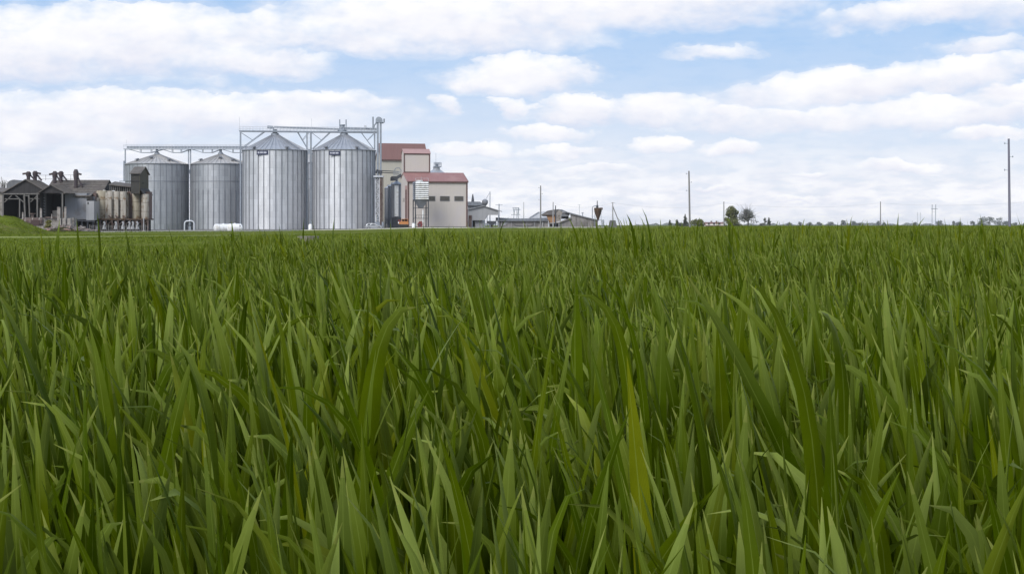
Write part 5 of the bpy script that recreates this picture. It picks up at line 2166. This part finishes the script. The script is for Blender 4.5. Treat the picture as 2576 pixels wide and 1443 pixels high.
p9 = pole(1317.5, 508, 700, 'very thin far pole left of the tall pole before the low shed', .14, 'pole_concrete', insul=False, group='poles at the sheds')
p10 = pole(1457.5, 514, 760, 'faint thin pole far behind the long sloping barn roof', .13, 'steel_light', insul=False, arms=((.1, .8),), group='poles at the sheds')
p11 = pole(1465.6, 534, 520, 'short pole with fan shaped head above the long sloping barn roof', .13, 'steel', insul=False, arms=((.1, .45), (.35, .3)), group='poles at the sheds')

# twin mast H pole
DHP = 1250.0
root = thing('twin_mast_pylon', (PX(2348, DHP), DHP, g1(PX(2348, DHP), DHP)), 'far H shaped power pylon with two legs and one crossarm', 'pylon', 'twin leg pylons')
for a, c_ in ((2346.5, 2345), (2353, 2354)):
    b = MB()
    b.tube([(PX(a - (2 if a < 2350 else 0), DHP), DHP, -1), (PX(c_ + (0 if a < 2350 else 0), DHP), DHP, PZ(514, DHP))], .22, 6)
    b.build('leg', M['steel'], root)
b = MB()
b.box(PX(2342.5, DHP), PX(2358.5, DHP), DHP - .2, DHP + .2, PZ(526, DHP), PZ(524.6, DHP))
b.build('crossarm', M['steel'], root)
b = MB()
b.box(PX(2345, DHP), PX(2354, DHP), DHP - .1, DHP + .1, PZ(533, DHP), PZ(532.4, DHP))
b.build('brace', M['steel_light'], root)
DHQ = 1700.0
root = thing('twin_mast_pylon', (PX(2312, DHQ), DHQ, g1(PX(2312, DHQ), DHQ)), 'faintest twin leg pylon, left of the H shaped pylon', 'pylon', 'twin leg pylons')
for a in (2308.2, 2315.5):
    b = MB()
    b.tube([(PX(a, DHQ), DHQ, -1), (PX(a, DHQ), DHQ, PZ(534, DHQ))], .27, 6)
    b.build('leg', M['steel_light'], root)
b = MB()
b.box(PX(2306, DHQ), PX(2318, DHQ), DHQ - .1, DHQ + .1, PZ(540, DHQ), PZ(539.3, DHQ))
b.build('crossarm', M['steel_light'], root)

# lattice pylon behind the low shed
DL = 900.0
root = thing('lattice_pylon', (PX(1299, DL), DL, zgs), 'far lattice portal pylon showing above the low shed roof', 'pylon')
b = MB()
def L5(zx, zy):
    a, c_ = Z5(zx, zy)
    return W(a, c_, DL)
for (p, q) in (((825, 490), (845, 600)), ((860, 490), (835, 600)), ((910, 490), (900, 600)), ((918, 490), (912, 600)), ((885, 490), (887, 660)), ((840, 600), (835, 660)), ((905, 600), (912, 660))):
    b.beam(L5(*p), L5(*q), .3)
b.build('mast', M['steel'], root)
b = MB()
for (p, q) in (((815, 490), (920, 490)), ((795, 600), (940, 600)), ((830, 520), (940, 520))):
    b.beam(L5(*p), L5(*q), .28)
b.build('crossarm', M['steel'], root)

# tripod spire and crane post behind the metal shed
DM = 510.0
root = thing('conical_spire', (PX(1189.5, DM), DM, zgs), 'narrow dark conical spire rising behind the annex beside the barn', 'spire')
b = MB()
b.lathe((PX(1189.3, DM), DM), [(.55, PZ(512, DM)), (.3, PZ(497, DM)), (.12, PZ(488, DM))], n=10)
b.build('cone', M['steel_dark'], root)
b = MB()
b.box(PX(1189.3, DM) - .5, PX(1189.3, DM) + .5, DM - .5, DM + .5, zgs, PZ(512, DM))
b.build('base', M['steel'], root)
root = thing('loading_mast', (PX(1232.5, DM), DM, zgs), 'thin grey post with slanting boom behind the pale metal shed', 'mast')
b = MB()
b.tube([(PX(1232.5, DM), DM, zgs), (PX(1232.5, DM), DM, PZ(482, DM))], .17, 8)
b.build('post', M['steel_light'], root)
b = MB()
b.tube([(PX(1232.5, DM), DM, PZ(483, DM)), (PX(1219, DM), DM, PZ(506, DM))], .11, 8)
b.build('boom', M['steel_light'], root)


def wire(a, c_, sag, label, r=.014):
    b = MB()
    A, B_ = Vector(a), Vector(c_)
    pts = []
    for k in range(25):
        t = k / 24
        p = A.lerp(B_, t)
        p.z -= sag * 4 * t * (1 - t)
        pts.append(p)
    b.tube(pts, r, 5)
    o = b.build('power_line', M['wire'], loc=tuple(A.lerp(B_, .5)))
    tag(o, label, 'power line', 'thin wires between the poles')


wire((p4[0], p4[1], p4[2] - .6), (p5[0], p5[1], p5[2] - .6), 1.6, 'faint wire sagging between the two shorter far poles', .018)
far_r = W(2600, 506, 640)
wire((p5[0], p5[1], p5[2] - .6), far_r, 1.2, 'faint wire running right from the lone far pole past tallest pole', .018)
wire((p6[0], p6[1], p6[2] - .3), (V5(2422, 0, DC)[0], DC, zz(410)), 1.3, 'faint wire from patched barn pole to the strutted pole', .016)
wire((V5(2422, 0, DC)[0], DC, zz(410)), (p4[0], p4[1], p4[2] - .6), 1.6, 'faint wire from the strutted pole to the olive tree pole', .016)

# ------------------------------------------------------------------ trees
def leaf_mesh(name, pts, size, mat, parent, rng, squash=1.0, tint=(0.0, 1.0)):
    n = len(pts)
    pts = np.asarray(pts)
    d = rng.normal(size=(n, 3))
    d /= np.linalg.norm(d, axis=1)[:, None]
    e = np.cross(d, rng.normal(size=(n, 3)))
    e /= np.linalg.norm(e, axis=1)[:, None]
    s = size * rng.uniform(.6, 1.35, n)[:, None]
    o3 = np.array(parent.location) if parent is not None else np.zeros(3)
    c = pts - o3
    v = np.stack([c - d * s, c + e * s * .55, c + d * s, c - e * s * .55], 1).reshape(-1, 3)
    f = np.arange(4 * n).reshape(-1, 4)
    me = bpy.data.meshes.new(name)
    me.from_pydata(v.tolist(), [], f.tolist())
    a = me.attributes.new('tint', 'FLOAT_COLOR', 'POINT')
    t = rng.uniform(tint[0], tint[1], n)
    colr = np.zeros((4 * n, 4))
    colr[:, 0] = np.repeat(t, 4)
    colr[:, 1] = np.repeat(rng.random(n), 4)
    colr[:, 3] = 1
    a.data.foreach_set('color', colr.ravel())
    me.materials.append(mat)
    o = bpy.data.objects.new(name, me)
    COL.objects.link(o)
    if parent is not None:
        o.parent = parent
    return o


def tree(name, px, wpx, ytop, D, label, mat, seed, group=None, leaves=1800, leaf=.35, lobes=12, bare=0.0, cone=False, ybase=None, low=.18, cat='tree', trunk_r=.25):
    rng = np.random.default_rng(seed)
    pr = random.Random(seed)
    x = PX(px, D)
    z0 = g1(x, D) if ybase is None else PZ(ybase, D)
    H = PZ(ytop, D) - z0
    Wd = wpx * S(D)
    root = thing(name, (x, D, z0), label, cat, group)
    b = MB()
    top = Vector((x + pr.uniform(-.3, .3), D, z0 + H * (.95 if cone else .72)))
    b.tube([(x, D, z0 - .2), (x + pr.uniform(-.1, .1), D, z0 + H * .3), top], [trunk_r * 1.3, trunk_r, trunk_r * .25], 8)
    centers = []
    if cone:
        for k in range(lobes):
            t = (k + .5) / lobes
            zc = z0 + H * (low + (1 - low) * t)
            rr = Wd / 2 * (1 - t) ** .8 + .1
            for j in range(3):
                a = pr.uniform(0, 6.28)
                q = rr * pr.uniform(.2, .75)
                centers.append((x + q * math.cos(a), D + q * math.sin(a), zc + pr.uniform(-.2, .2), rr * .55 + .1, H / lobes * .55))
    else:
        for k in range(lobes):
            a = pr.uniform(0, 6.28)
            t = pr.uniform(low, .9)
            prof = math.sin(math.pi * min(1, .16 + t * .86)) ** .6
            q = Wd / 2 * prof * pr.uniform(.15, .78)
            rr = Wd * pr.uniform(.13, .24)
            c = (x + q * math.cos(a), D + q * math.sin(a), z0 + H * t, rr, rr * pr.uniform(.6, .9))
            centers.append(c)
        centers.append((x, D, z0 + H * .9, Wd * .2, H * .1))
        for c in centers:
            if pr.random() < .8 + bare:
                st = z0 + H * pr.uniform(.15, .5)
                mid = ((x + c[0]) / 2 + pr.uniform(-.3, .3), (D + c[1]) / 2, (st + c[2]) / 2 + .3)
                b.tube([(x, D, st), mid, c[:3]], [trunk_r * .5, trunk_r * .3, .05], 6)
                if bare > 0:
                    for j in range(int(5 * bare) + 2):
                        e = Vector(c[:3]) + Vector((pr.gauss(0, 1), pr.gauss(0, 1), pr.gauss(.5, 1))) * c[3]
                        b.tube([mid, Vector(mid).lerp(e, .6) + Vector((0, 0, .2)), e], [trunk_r * .22, trunk_r * .14, .03], 5)
    b.build('trunk', M['bark'], root)
    w = np.array([c[3] ** 2 * c[4] for c in centers])
    w /= w.sum()
    idx = rng.choice(len(centers), leaves, p=w)
    C = np.array(centers)[idx]
    d = rng.normal(size=(leaves, 3))
    d /= np.linalg.norm(d, axis=1)[:, None]
    d *= rng.random(leaves)[:, None] ** (1 / 2.2)
    pts = C[:, :3] + d * np.stack([C[:, 3], C[:, 3], C[:, 4]], 1)
    leaf_mesh('crown', pts, leaf, M[mat], root, rng)
    return root


G = 'trees around the far farmhouse'
tree('olive_tree', 1840, 42, 517, 950, 'dense round olive green tree beside the red roofed farmhouse', 'leaf_olive', 1, G, 3600, .42, 22, low=.12, trunk_r=.4)
tree('loose_tree', 1882, 52, 526, 960, 'open branched greyish tree right of the dense olive green tree', 'leaf_grey', 2, G, 1100, .40, 20, bare=1.2, low=.2, trunk_r=.3)
tree('bush', 1757, 40, 553.5, 900, 'rounded green bushes left of the farmhouse roof', 'leaf_olive', 3, G, 1200, .4, 12, low=.15, cat='bush', trunk_r=.15)
tree('bush', 1845, 60, 556, 935, 'low green bushes at the foot of the olive green tree', 'leaf_olive', 4, G, 1500, .4, 14, low=.15, cat='bush', trunk_r=.15)
tree('bush', 1918, 22, 563, 960, 'low dark bush right of the open branched tree', 'leaf_grey', 24, G, 500, .4, 8, low=.15, cat='bush', trunk_r=.12)
G2 = 'small conifers near the power pole'
tree('conifer', 1685, 9, 553.5, 900, 'small thin conifer farthest left of the power pole', 'leaf_dark', 5, G2, 420, .32, 8, cone=True, trunk_r=.1)
tree('conifer', 1703, 10, 551, 900, 'stubby conifer between the thin conifer and the power pole', 'leaf_dark', 6, G2, 600, .32, 8, cone=True, trunk_r=.12)
tree('conifer', 1724, 15, 538, 900, 'tallest pointed conifer just left of the power pole', 'leaf_dark', 7, G2, 850, .32, 11, cone=True, trunk_r=.14)
tree('bush', 1716, 44, 562.5, 905, 'low dark scrub between the small conifers', 'leaf_dark', 23, G2, 700, .35, 10, low=.15, cat='bush', trunk_r=.1)
tree('conifer', 1934.5, 12, 546, 1000, 'dark pointed conifer at the right end of the farm trees', 'leaf_dark', 8, G2, 600, .35, 9, cone=True, trunk_r=.12)
tree('young_tree', 1924, 13, 548, 1010, 'small pale tree beside the dark conifer at the farm end', 'leaf_grey', 9, G2, 260, .3, 8, bare=1.0, trunk_r=.1)
G3 = 'trees on the far skyline'
far = [(2060, 16, 558.5), (2090, 22, 559.5), (2122, 22, 555), (2146, 24, 555.5), (2165, 18, 560.5), (2209, 16, 555.5), (2224, 14, 559.5), (2303, 10, 559),
       (2364, 30, 555), (2399, 8, 556), (2412, 24, 560), (2448, 16, 557), (2468, 40, 549), (2490, 44, 546), (2514, 34, 548.5), (2532, 22, 556), (2555, 14, 560),
       (1985, 16, 560), (2012, 14, 558.5), (2036, 20, 560.5)]
wds = ['slightly domed', 'low rounded', 'ragged', 'broad ragged', 'low flat', 'small dark', 'low blunt', 'tiny upright', 'broad domed', 'narrow pointed', 'low wide', 'dark rounded',
       'big left', 'tallest broad', 'big right', 'small trailing', 'tiny low', 'faint low', 'faint domed', 'faint spreading']
where = ['far right of the farm conifer', 'midway between farm and lone pole', 'left of its paler twin, before the lone pole', 'right of the ragged tree, before the lone pole', 'just left of lone far pole',
         'at the foot of the lone far pole', 'just right of the lone far pole', 'between the legs of the faintest pylon', 'just right of the H shaped pylon', 'between the H pylon and the skyline clump',
         'beside the pointed skyline tree', 'at the left end of the skyline clump', 'of the skyline clump', 'in the middle of the skyline clump', 'of the skyline clump left of the tallest pole',
         'at the right end of the skyline clump', 'right of the tallest power pole', 'just right of the farm conifer', 'second right of the farm conifer', 'third right of the farm conifer']
for k, (px, w, yt) in enumerate(far):
    tree('distant_tree', px, w, yt, 2300 + 37 * (k % 5), f'{wds[k]} skyline tree {where[k]}', 'leaf_far_haze', 40 + k, G3, 420, .9, 10, low=.15, trunk_r=.3)
# far continuous wood line
rng = np.random.default_rng(77)
n = 16000
az_ = rng.uniform(1600, 2700, n)
hh_ = np.interp(az_, np.linspace(1600, 2700, 90), rng.uniform(.3, 5.0, 90) * (rng.random(90) > .3))
dd_ = rng.uniform(2700, 2800, n)
pts = np.stack([(az_ - CX) * dd_ / F, dd_, rng.random(n) ** .8 * hh_ - .3], 1)
o = leaf_mesh('treeline', pts, 1.1, M['leaf_far_haze'], None, rng)
tag(o, 'thin grey green far line of woods along the horizon', 'treeline', kind='stuff')
az_ = rng.uniform(-400, 1250, 9000)
dd_ = rng.uniform(2700, 2800, 9000)
pts = np.stack([(az_ - CX) * dd_ / F, dd_, rng.random(9000) ** .8 * 3.6 - .3], 1)
o = leaf_mesh('treeline', pts, 1.1, M['leaf_far_haze'], None, rng)
tag(o, 'far woods glimpsed low behind the old works and silos', 'treeline', kind='stuff')

# bare trees behind the left shed
tree('bare_tree', 4, 36, 447, 430, 'leafless grey tree behind the low outbuilding at the left edge', 'leaf_grey', 12, 'bare trees at the left edge', 160, .16, 16, bare=2.0, low=.4, trunk_r=.18)
tree('bare_tree', 22, 26, 452, 436, 'leafless grey tree between the left edge and the rounded grey roof', 'leaf_grey', 13, 'bare trees at the left edge', 120, .16, 14, bare=2.0, low=.4, trunk_r=.15)
# yellow green bush by the rubble
tree('bush', 122, 27, 554, 360, 'yellow green bush growing between the rusty tank and concrete posts', 'leaf_yellow', 14, None, 1300, .16, 14, low=.12, cat='bush', trunk_r=.08, ybase=584)

# farmhouse
DFH = 930.0
root = thing('farmhouse', (PX(1798, DFH), DFH, g1(PX(1798, DFH), DFH)), 'far farmhouse with dull red roof and two chimneys left of the olive tree', 'house')
z0 = g1(PX(1798, DFH), DFH)
b = MB()
xa, xb = PX(1774, DFH), PX(1822, DFH)
b.sideprism([(DFH, z0), (DFH, PZ(566, DFH)), (DFH + 4, PZ(559.2, DFH)), (DFH + 8, PZ(566, DFH)), (DFH + 8, z0)], xa + .4, xb - .4)
b.build('wall', M['concrete_pale'], root)
b = MB()
b.slab([(xa, DFH - .5, PZ(567.3, DFH)), (xb, DFH - .5, PZ(567.3, DFH)), (xb, DFH + 4, PZ(558.6, DFH)), (xa, DFH + 4, PZ(558.6, DFH))], .2)
b.slab([(xa, DFH + 8.5, PZ(567.3, DFH)), (xb, DFH + 8.5, PZ(567.3, DFH)), (xb, DFH + 4.02, PZ(558.6, DFH)), (xa, DFH + 4.02, PZ(558.6, DFH))], .2)
rf = b.build('roof', M['barn_roof_old'], root)
for px in (1791.5, 1805):
    b = MB()
    b.box(PX(px, DFH) - .4, PX(px, DFH) + .4, DFH + 3.5, DFH + 4.5, PZ(560, DFH), PZ(555.5, DFH))
    b.build('chimney', M['brick_old'], rf)
for px in (1783, 1796, 1810):
    b = MB()
    b.box(PX(px, DFH) - .5, PX(px, DFH) + .5, DFH - .06, DFH - .01, z0 + .9, z0 + 2.0)
    b.build('window', M['glass'], root)

# weathered concrete slab lying in the field edge
DZ = 46.0
x = PX(775, DZ)
root = thing('concrete_ring', (x, DZ, PZ(602, DZ) - .05), 'flat weathered concrete ring half hidden by grass at the crop edge', 'well ring')
b = MB()
zb = g1(x, DZ)
b.lathe((x, DZ), [(.30, zb), (.30, PZ(594, DZ)), (.22, PZ(593.6, DZ)), (.22, zb)], n=30, caps=False)
b.build('ring', M['concrete'], root)
b = MB()
b.lathe((x, DZ), [(.2, zb), (.2, PZ(596.5, DZ))], n=24)
b.build('lid', M['concrete_dark'], root)

# ------------------------------------------------------------------ the wheat
def blades(name, n, dmin, dmax, dens_label, K, three, wmul, seed, pmin=-300, pmax=2880, side=1.2, hmul=1.0, reach=None):
    rng = np.random.default_rng(seed)
    # even spread over the ground
    xs, ys = [], []
    need = n
    tmin, tmax = (pmin - CX) / F, (pmax - CX) / F
    while need > 0:
        y = np.sqrt(rng.uniform(max(dmin, 0) ** 2, dmax ** 2, need * 2))
        x = rng.uniform(tmin, tmax, need * 2) * y + rng.uniform(-side, side, need * 2)
        ok = y < d_edge(x, y) * (1 + rng.normal(0, .03, need * 2))
        x, y = x[ok][:need], y[ok][:need]
        xs.append(x)
        ys.append(y)
        need -= len(x)
        if len(x) == 0:
            break
    x, y = np.concatenate(xs), np.concatenate(ys)
    # rows, faintly
    N = len(x)
    z = gz(x, y)
    patch = .93 + .07 * np.sin(x * 1.7 + y * .9) + .06 * np.sin(x * .45 - y * .31 + 1) + .03 * np.sin(y * 2.3 + x)
    L = rng.uniform(.19, .34, N) * hmul
    tip = rng.normal(.392, .042, N).clip(.26, .50) * patch * hmul
    base = (tip - L * .97).clip(.0, .32)
    w = rng.normal(.0068, .0018, N).clip(.0034, .0112) * wmul
    phi = np.where(rng.random(N) < .45, rng.normal(math.pi * .98, .6, N), rng.uniform(0, 2 * math.pi, N))
    th0 = np.abs(rng.normal(R(4), R(5), N))
    curl = rng.random(N)
    th1 = th0 + np.where(curl < (.24 + .14 * sstep(3, 10, y)), rng.uniform(R(40), R(115), N), np.abs(rng.normal(R(13), R(10), N)))
    pw = np.where(curl < .26, rng.uniform(3.0, 6.5, N), rng.uniform(1.2, 2.5, N))
    long_ = rng.random(N) < .02
    th0 = np.where(long_, rng.uniform(R(15), R(45), N), th0)
    th1 = np.where(long_, th0 + rng.uniform(R(5), R(45), N), th1)
    L = np.where(long_, L * 1.25, L)
    # a few tall ones
    tall = (rng.random(N) < .004 * sstep(3.0, 12.0, y)) & (y > 8.0)
    base = np.where(tall, .17 + .12 * rng.random(N), base)
    L = np.where(tall, np.maximum(L, .24), L)
    th1 = np.where(tall, th0 + .2, th1)
    if reach:                                # flag leaves that stand clear of the crop
        tip = rng.uniform(*reach, N)
        L = rng.uniform(.28, .36, N)
        base = tip - L
        th0 = np.abs(rng.normal(R(5), R(4), N))
        th1 = th0 + np.abs(rng.normal(R(24), R(20), N))
    # leaves mostly turn their flat side along the rows
    tw0 = -phi - math.pi / 2 + rng.normal(0, .62, N)
    tw1 = rng.normal(0, .9, N)
    bend = rng.normal(0, .25, N)
    # keep the lens clear
    rr = np.hypot(x, y)
    keep = (rr > .42)
    lim = (rr < 1.15 + .6 * rng.random(N))
    base = np.where(lim, np.minimum(base, .16), base)
    L = np.where(lim, np.minimum(L, .385 + .05 * rng.random(N) - base), L)
    arr = [a[keep] for a in (x, y, z, L, base, w, phi, th0, th1, pw, tw0, tw1, bend)]
    x, y, z, L, base, w, phi, th0, th1, pw, tw0, tw1, bend = arr
    N = len(x)
    s = np.linspace(0, 1, K + 1)[None, :]
    th = th0[:, None] + (th1 - th0)[:, None] * s ** pw[:, None]
    ph = phi[:, None] + bend[:, None] * s
    ds = L[:, None] / K
    tx, ty, tz = np.sin(th) * np.cos(ph), np.sin(th) * np.sin(ph), np.cos(th)

    def acc(t, o):
        m = (t[:, 1:] + t[:, :-1]) / 2 * ds
        return o[:, None] + np.concatenate([np.zeros((N, 1)), np.cumsum(m, 1)], 1)
    X, Y, Z = acc(tx, x), acc(ty, y), acc(tz, z + base)
    T = np.stack([tx, ty, tz], -1)
    sd = np.stack([-np.sin(ph), np.cos(ph), np.zeros_like(ph)], -1)   # level, square to the lean
    nr = np.cross(T, sd)
    tau = tw0[:, None] + tw1[:, None] * s
    c, q = np.cos(tau)[..., None], np.sin(tau)[..., None]
    side_v = sd * c + nr * q
    nrm = -sd * q + nr * c
    prof = np.interp(s[0], [0, .12, .3, .55, .75, .9, 1.0], [.62, .85, 1.0, .93, .68, .33, .02])[None, :]
    ww = (w[:, None] * prof)[..., None]
    Cn = np.stack([X, Y, Z], -1)
    if three:
        V = np.stack([Cn - side_v * ww, Cn - nrm * ww * .32, Cn + side_v * ww], 2)   # N,K+1,3,3
        m = 3
        acr = np.array([-1., 0., 1.])
    else:
        V = np.stack([Cn - side_v * ww, Cn + side_v * ww], 2)
        m = 2
        acr = np.array([-1., 1.])
    verts = V.reshape(-1, 3)
    bidx = (np.arange(N) * (K + 1) * m)[:, None, None]
    k = (np.arange(K) * m)[None, :, None]
    j = np.arange(m - 1)[None, None, :]
    a = bidx + k + j
    faces = np.stack([a, a + 1, a + m + 1, a + m], -1).reshape(-1, 4)
    hue = np.clip(rng.normal(.45, .19, N) + rng.normal(.24, .16, N) * sstep(4, 20, y), 0, 1)
    g = rng.random(N) ** (1 - .6 * sstep(3, 18, y))
    colr = np.zeros((N, K + 1, m, 4), np.float32)
    colr[..., 0] = hue[:, None, None]
    colr[..., 1] = g[:, None, None]
    colr[..., 2] = s[0][None, :, None]
    colr[..., 3] = acr[None, None, :]
    return verts, faces, colr.reshape(-1, 4)


def merge(name, parts, mat):
    off = 0
    V, Fc, Cc = [], [], []
    for v, f, c in parts:
        V.append(v)
        Fc.append(f + off)
        Cc.append(c)
        off += len(v)
    V, Fc, Cc = np.concatenate(V), np.concatenate(Fc), np.concatenate(Cc)
    me = bpy.data.meshes.new(name)
    me.vertices.add(len(V))
    me.vertices.foreach_set('co', V.astype(np.float32).ravel())
    me.loops.add(len(Fc) * 4)
    me.loops.foreach_set('vertex_index', Fc.astype(np.int32).ravel())
    me.polygons.add(len(Fc))
    me.polygons.foreach_set('loop_start', (np.arange(len(Fc)) * 4).astype(np.int32))
    me.polygons.foreach_set('use_smooth', np.ones(len(Fc), bool))
    a = me.attributes.new('tint', 'FLOAT_COLOR', 'POINT')
    a.data.foreach_set('color', Cc.astype(np.float32).ravel())
    me.materials.append(mat)
    me.update(calc_edges=True)
    o = bpy.data.objects.new(name, me)
    COL.objects.link(o)
    return o


parts = [blades('a', 100000, .3, 6.5, '', 10, True, 1.0, 1, side=1.6),
         blades('t', 34, 6.0, 13, '', 8, True, .85, 11, pmin=1560, side=.2, reach=(.54, .64)),
         blades('v', 260, 12, 34, '', 6, False, 1.0, 13, pmin=1100, side=.2, reach=(.50, .66)),
         blades('b', 200000, 6.5, 22, '', 5, False, 1.05, 2, side=1.2),
         blades('c', 120000, 22, 62, '', 3, False, 1.9, 3, side=.5),
         blades('d', 110000, 60, 190, '', 2, False, 4.0, 4, pmin=1500, side=.5, hmul=1.0),
         blades('e', 60000, 190, 600, '', 2, False, 9.0, 5, pmin=1740, side=.5, hmul=1.0)]
def tufts(n, seed, xr, yr, zf, hr, keep=None):
    rng = np.random.default_rng(seed)
    x, y = rng.uniform(*xr, n), rng.uniform(*yr, n)
    cl = np.sin(x * 1.3 + 2) * np.sin(y * .9 + x * .4) + rng.normal(0, .5, n)
    ok = cl > -.1
    if keep is not None:
        ok &= keep(x, y)
    x, y = x[ok], y[ok]
    N = len(x)
    z = zf(x, y) - .02
    h = rng.uniform(*hr, N)
    w = rng.uniform(.02, .06, N)
    a = rng.uniform(0, math.pi, N)
    l = rng.normal(0, .08, (N, 2))
    c, q = np.cos(a) * w, np.sin(a) * w
    v = np.stack([np.stack([x - c, y - q, z], 1), np.stack([x + c, y + q, z], 1),
                  np.stack([x + l[:, 0] + c * .2, y + l[:, 1] + q * .2, z + h], 1), np.stack([x + l[:, 0] - c * .2, y + l[:, 1] - q * .2, z + h], 1)], 1).reshape(-1, 3)
    col = np.zeros((4 * N, 4), np.float32)
    col[:, 0] = np.repeat(np.clip(rng.normal(.8, .25, N), 0, 1), 4)
    col[:, 1] = np.repeat(rng.random(N), 4)
    return v, np.arange(4 * N).reshape(-1, 4), col


mg_ = merge('mound_grass', [tufts(26000, 51, (PX(-300, MD), PX(128, MD)), (MD - 15, MD + 3), mound_z, (.06, .22)),
                            tufts(5000, 52, (PX(60, 350), PX(250, 350)), (338, 352), gz, (.1, .35)),
                            tufts(5000, 53, (PX(230, 365), PX(620, 375)), (352, 366), gz, (.08, .28), lambda x, y: y < np.interp(x, [p[0] for p in P], [p[1] for p in P]) - .5)], M['wheat'])
tag(mg_, 'rough tufted grass on the mound and beside the rubble and kerb', 'grass', kind='stuff')


def turf(n, seed):
    rng = np.random.default_rng(seed)
    V, Fa, Cc = [], [], []
    y = rng.uniform(24 ** .5, 150 ** .5, n * 3) ** 2
    x = rng.uniform((-260 - CX) / F, (1700 - CX) / F, n * 3) * y
    ok = y > d_edge(x, y) * 1.01
    x, y = x[ok][:n], y[ok][:n]
    N = len(x)
    z = gz(x, y) - .01
    h = rng.uniform(.03, .10, N) * (.7 + .5 * np.sin(x * .6 + 1.3) * np.sin(y * .23))
    w = rng.uniform(.006, .014, N) * (y / 30)
    a = rng.uniform(0, math.pi, N)
    lx, ly = rng.normal(0, .03, N), rng.normal(0, .03, N)
    c, q = np.cos(a) * w, np.sin(a) * w
    P0 = np.stack([x - c, y - q, z], 1)
    P1 = np.stack([x + c, y + q, z], 1)
    P2 = np.stack([x + lx + c * .3, y + ly + q * .3, z + h], 1)
    P3 = np.stack([x + lx - c * .3, y + ly - q * .3, z + h], 1)
    v = np.stack([P0, P1, P2, P3], 1).reshape(-1, 3)
    f = np.arange(4 * N).reshape(-1, 4)
    col = np.zeros((4 * N, 4), np.float32)
    col[:, 0] = np.repeat(np.clip(rng.normal(.72, .2, N), 0, 1), 4)
    col[:, 1] = np.repeat(rng.random(N), 4)
    return v, f, col


tf_ = merge('verge_grass', [turf(90000, 31)], M['wheat'])
tag(tf_, 'short smooth grass between the wheat and the silo yard', 'grass', kind='stuff')
wo_ = merge('wheat_crop', parts, M['wheat'])
tag(wo_, 'dense green young wheat filling the foreground field', 'wheat', kind='stuff')

# ------------------------------------------------------------------ air
hz = bpy.data.materials.new('haze_air')
hz.use_nodes = True
ht = hz.node_tree
ht.nodes.clear()
hv = ht.nodes.new('ShaderNodeVolumePrincipled')
hv.inputs['Color'].default_value = (.90, .94, 1.0, 1)
hv.inputs['Density'].default_value = 0.000045
ho = ht.nodes.new('ShaderNodeOutputMaterial')
ht.links.new(hv.outputs[0], ho.inputs['Volume'])
b = MB()
b.box(-9500, 9500, -6500, 12500, -2.3, 34.0)
tag(b.build('haze', hz), kind='stuff')
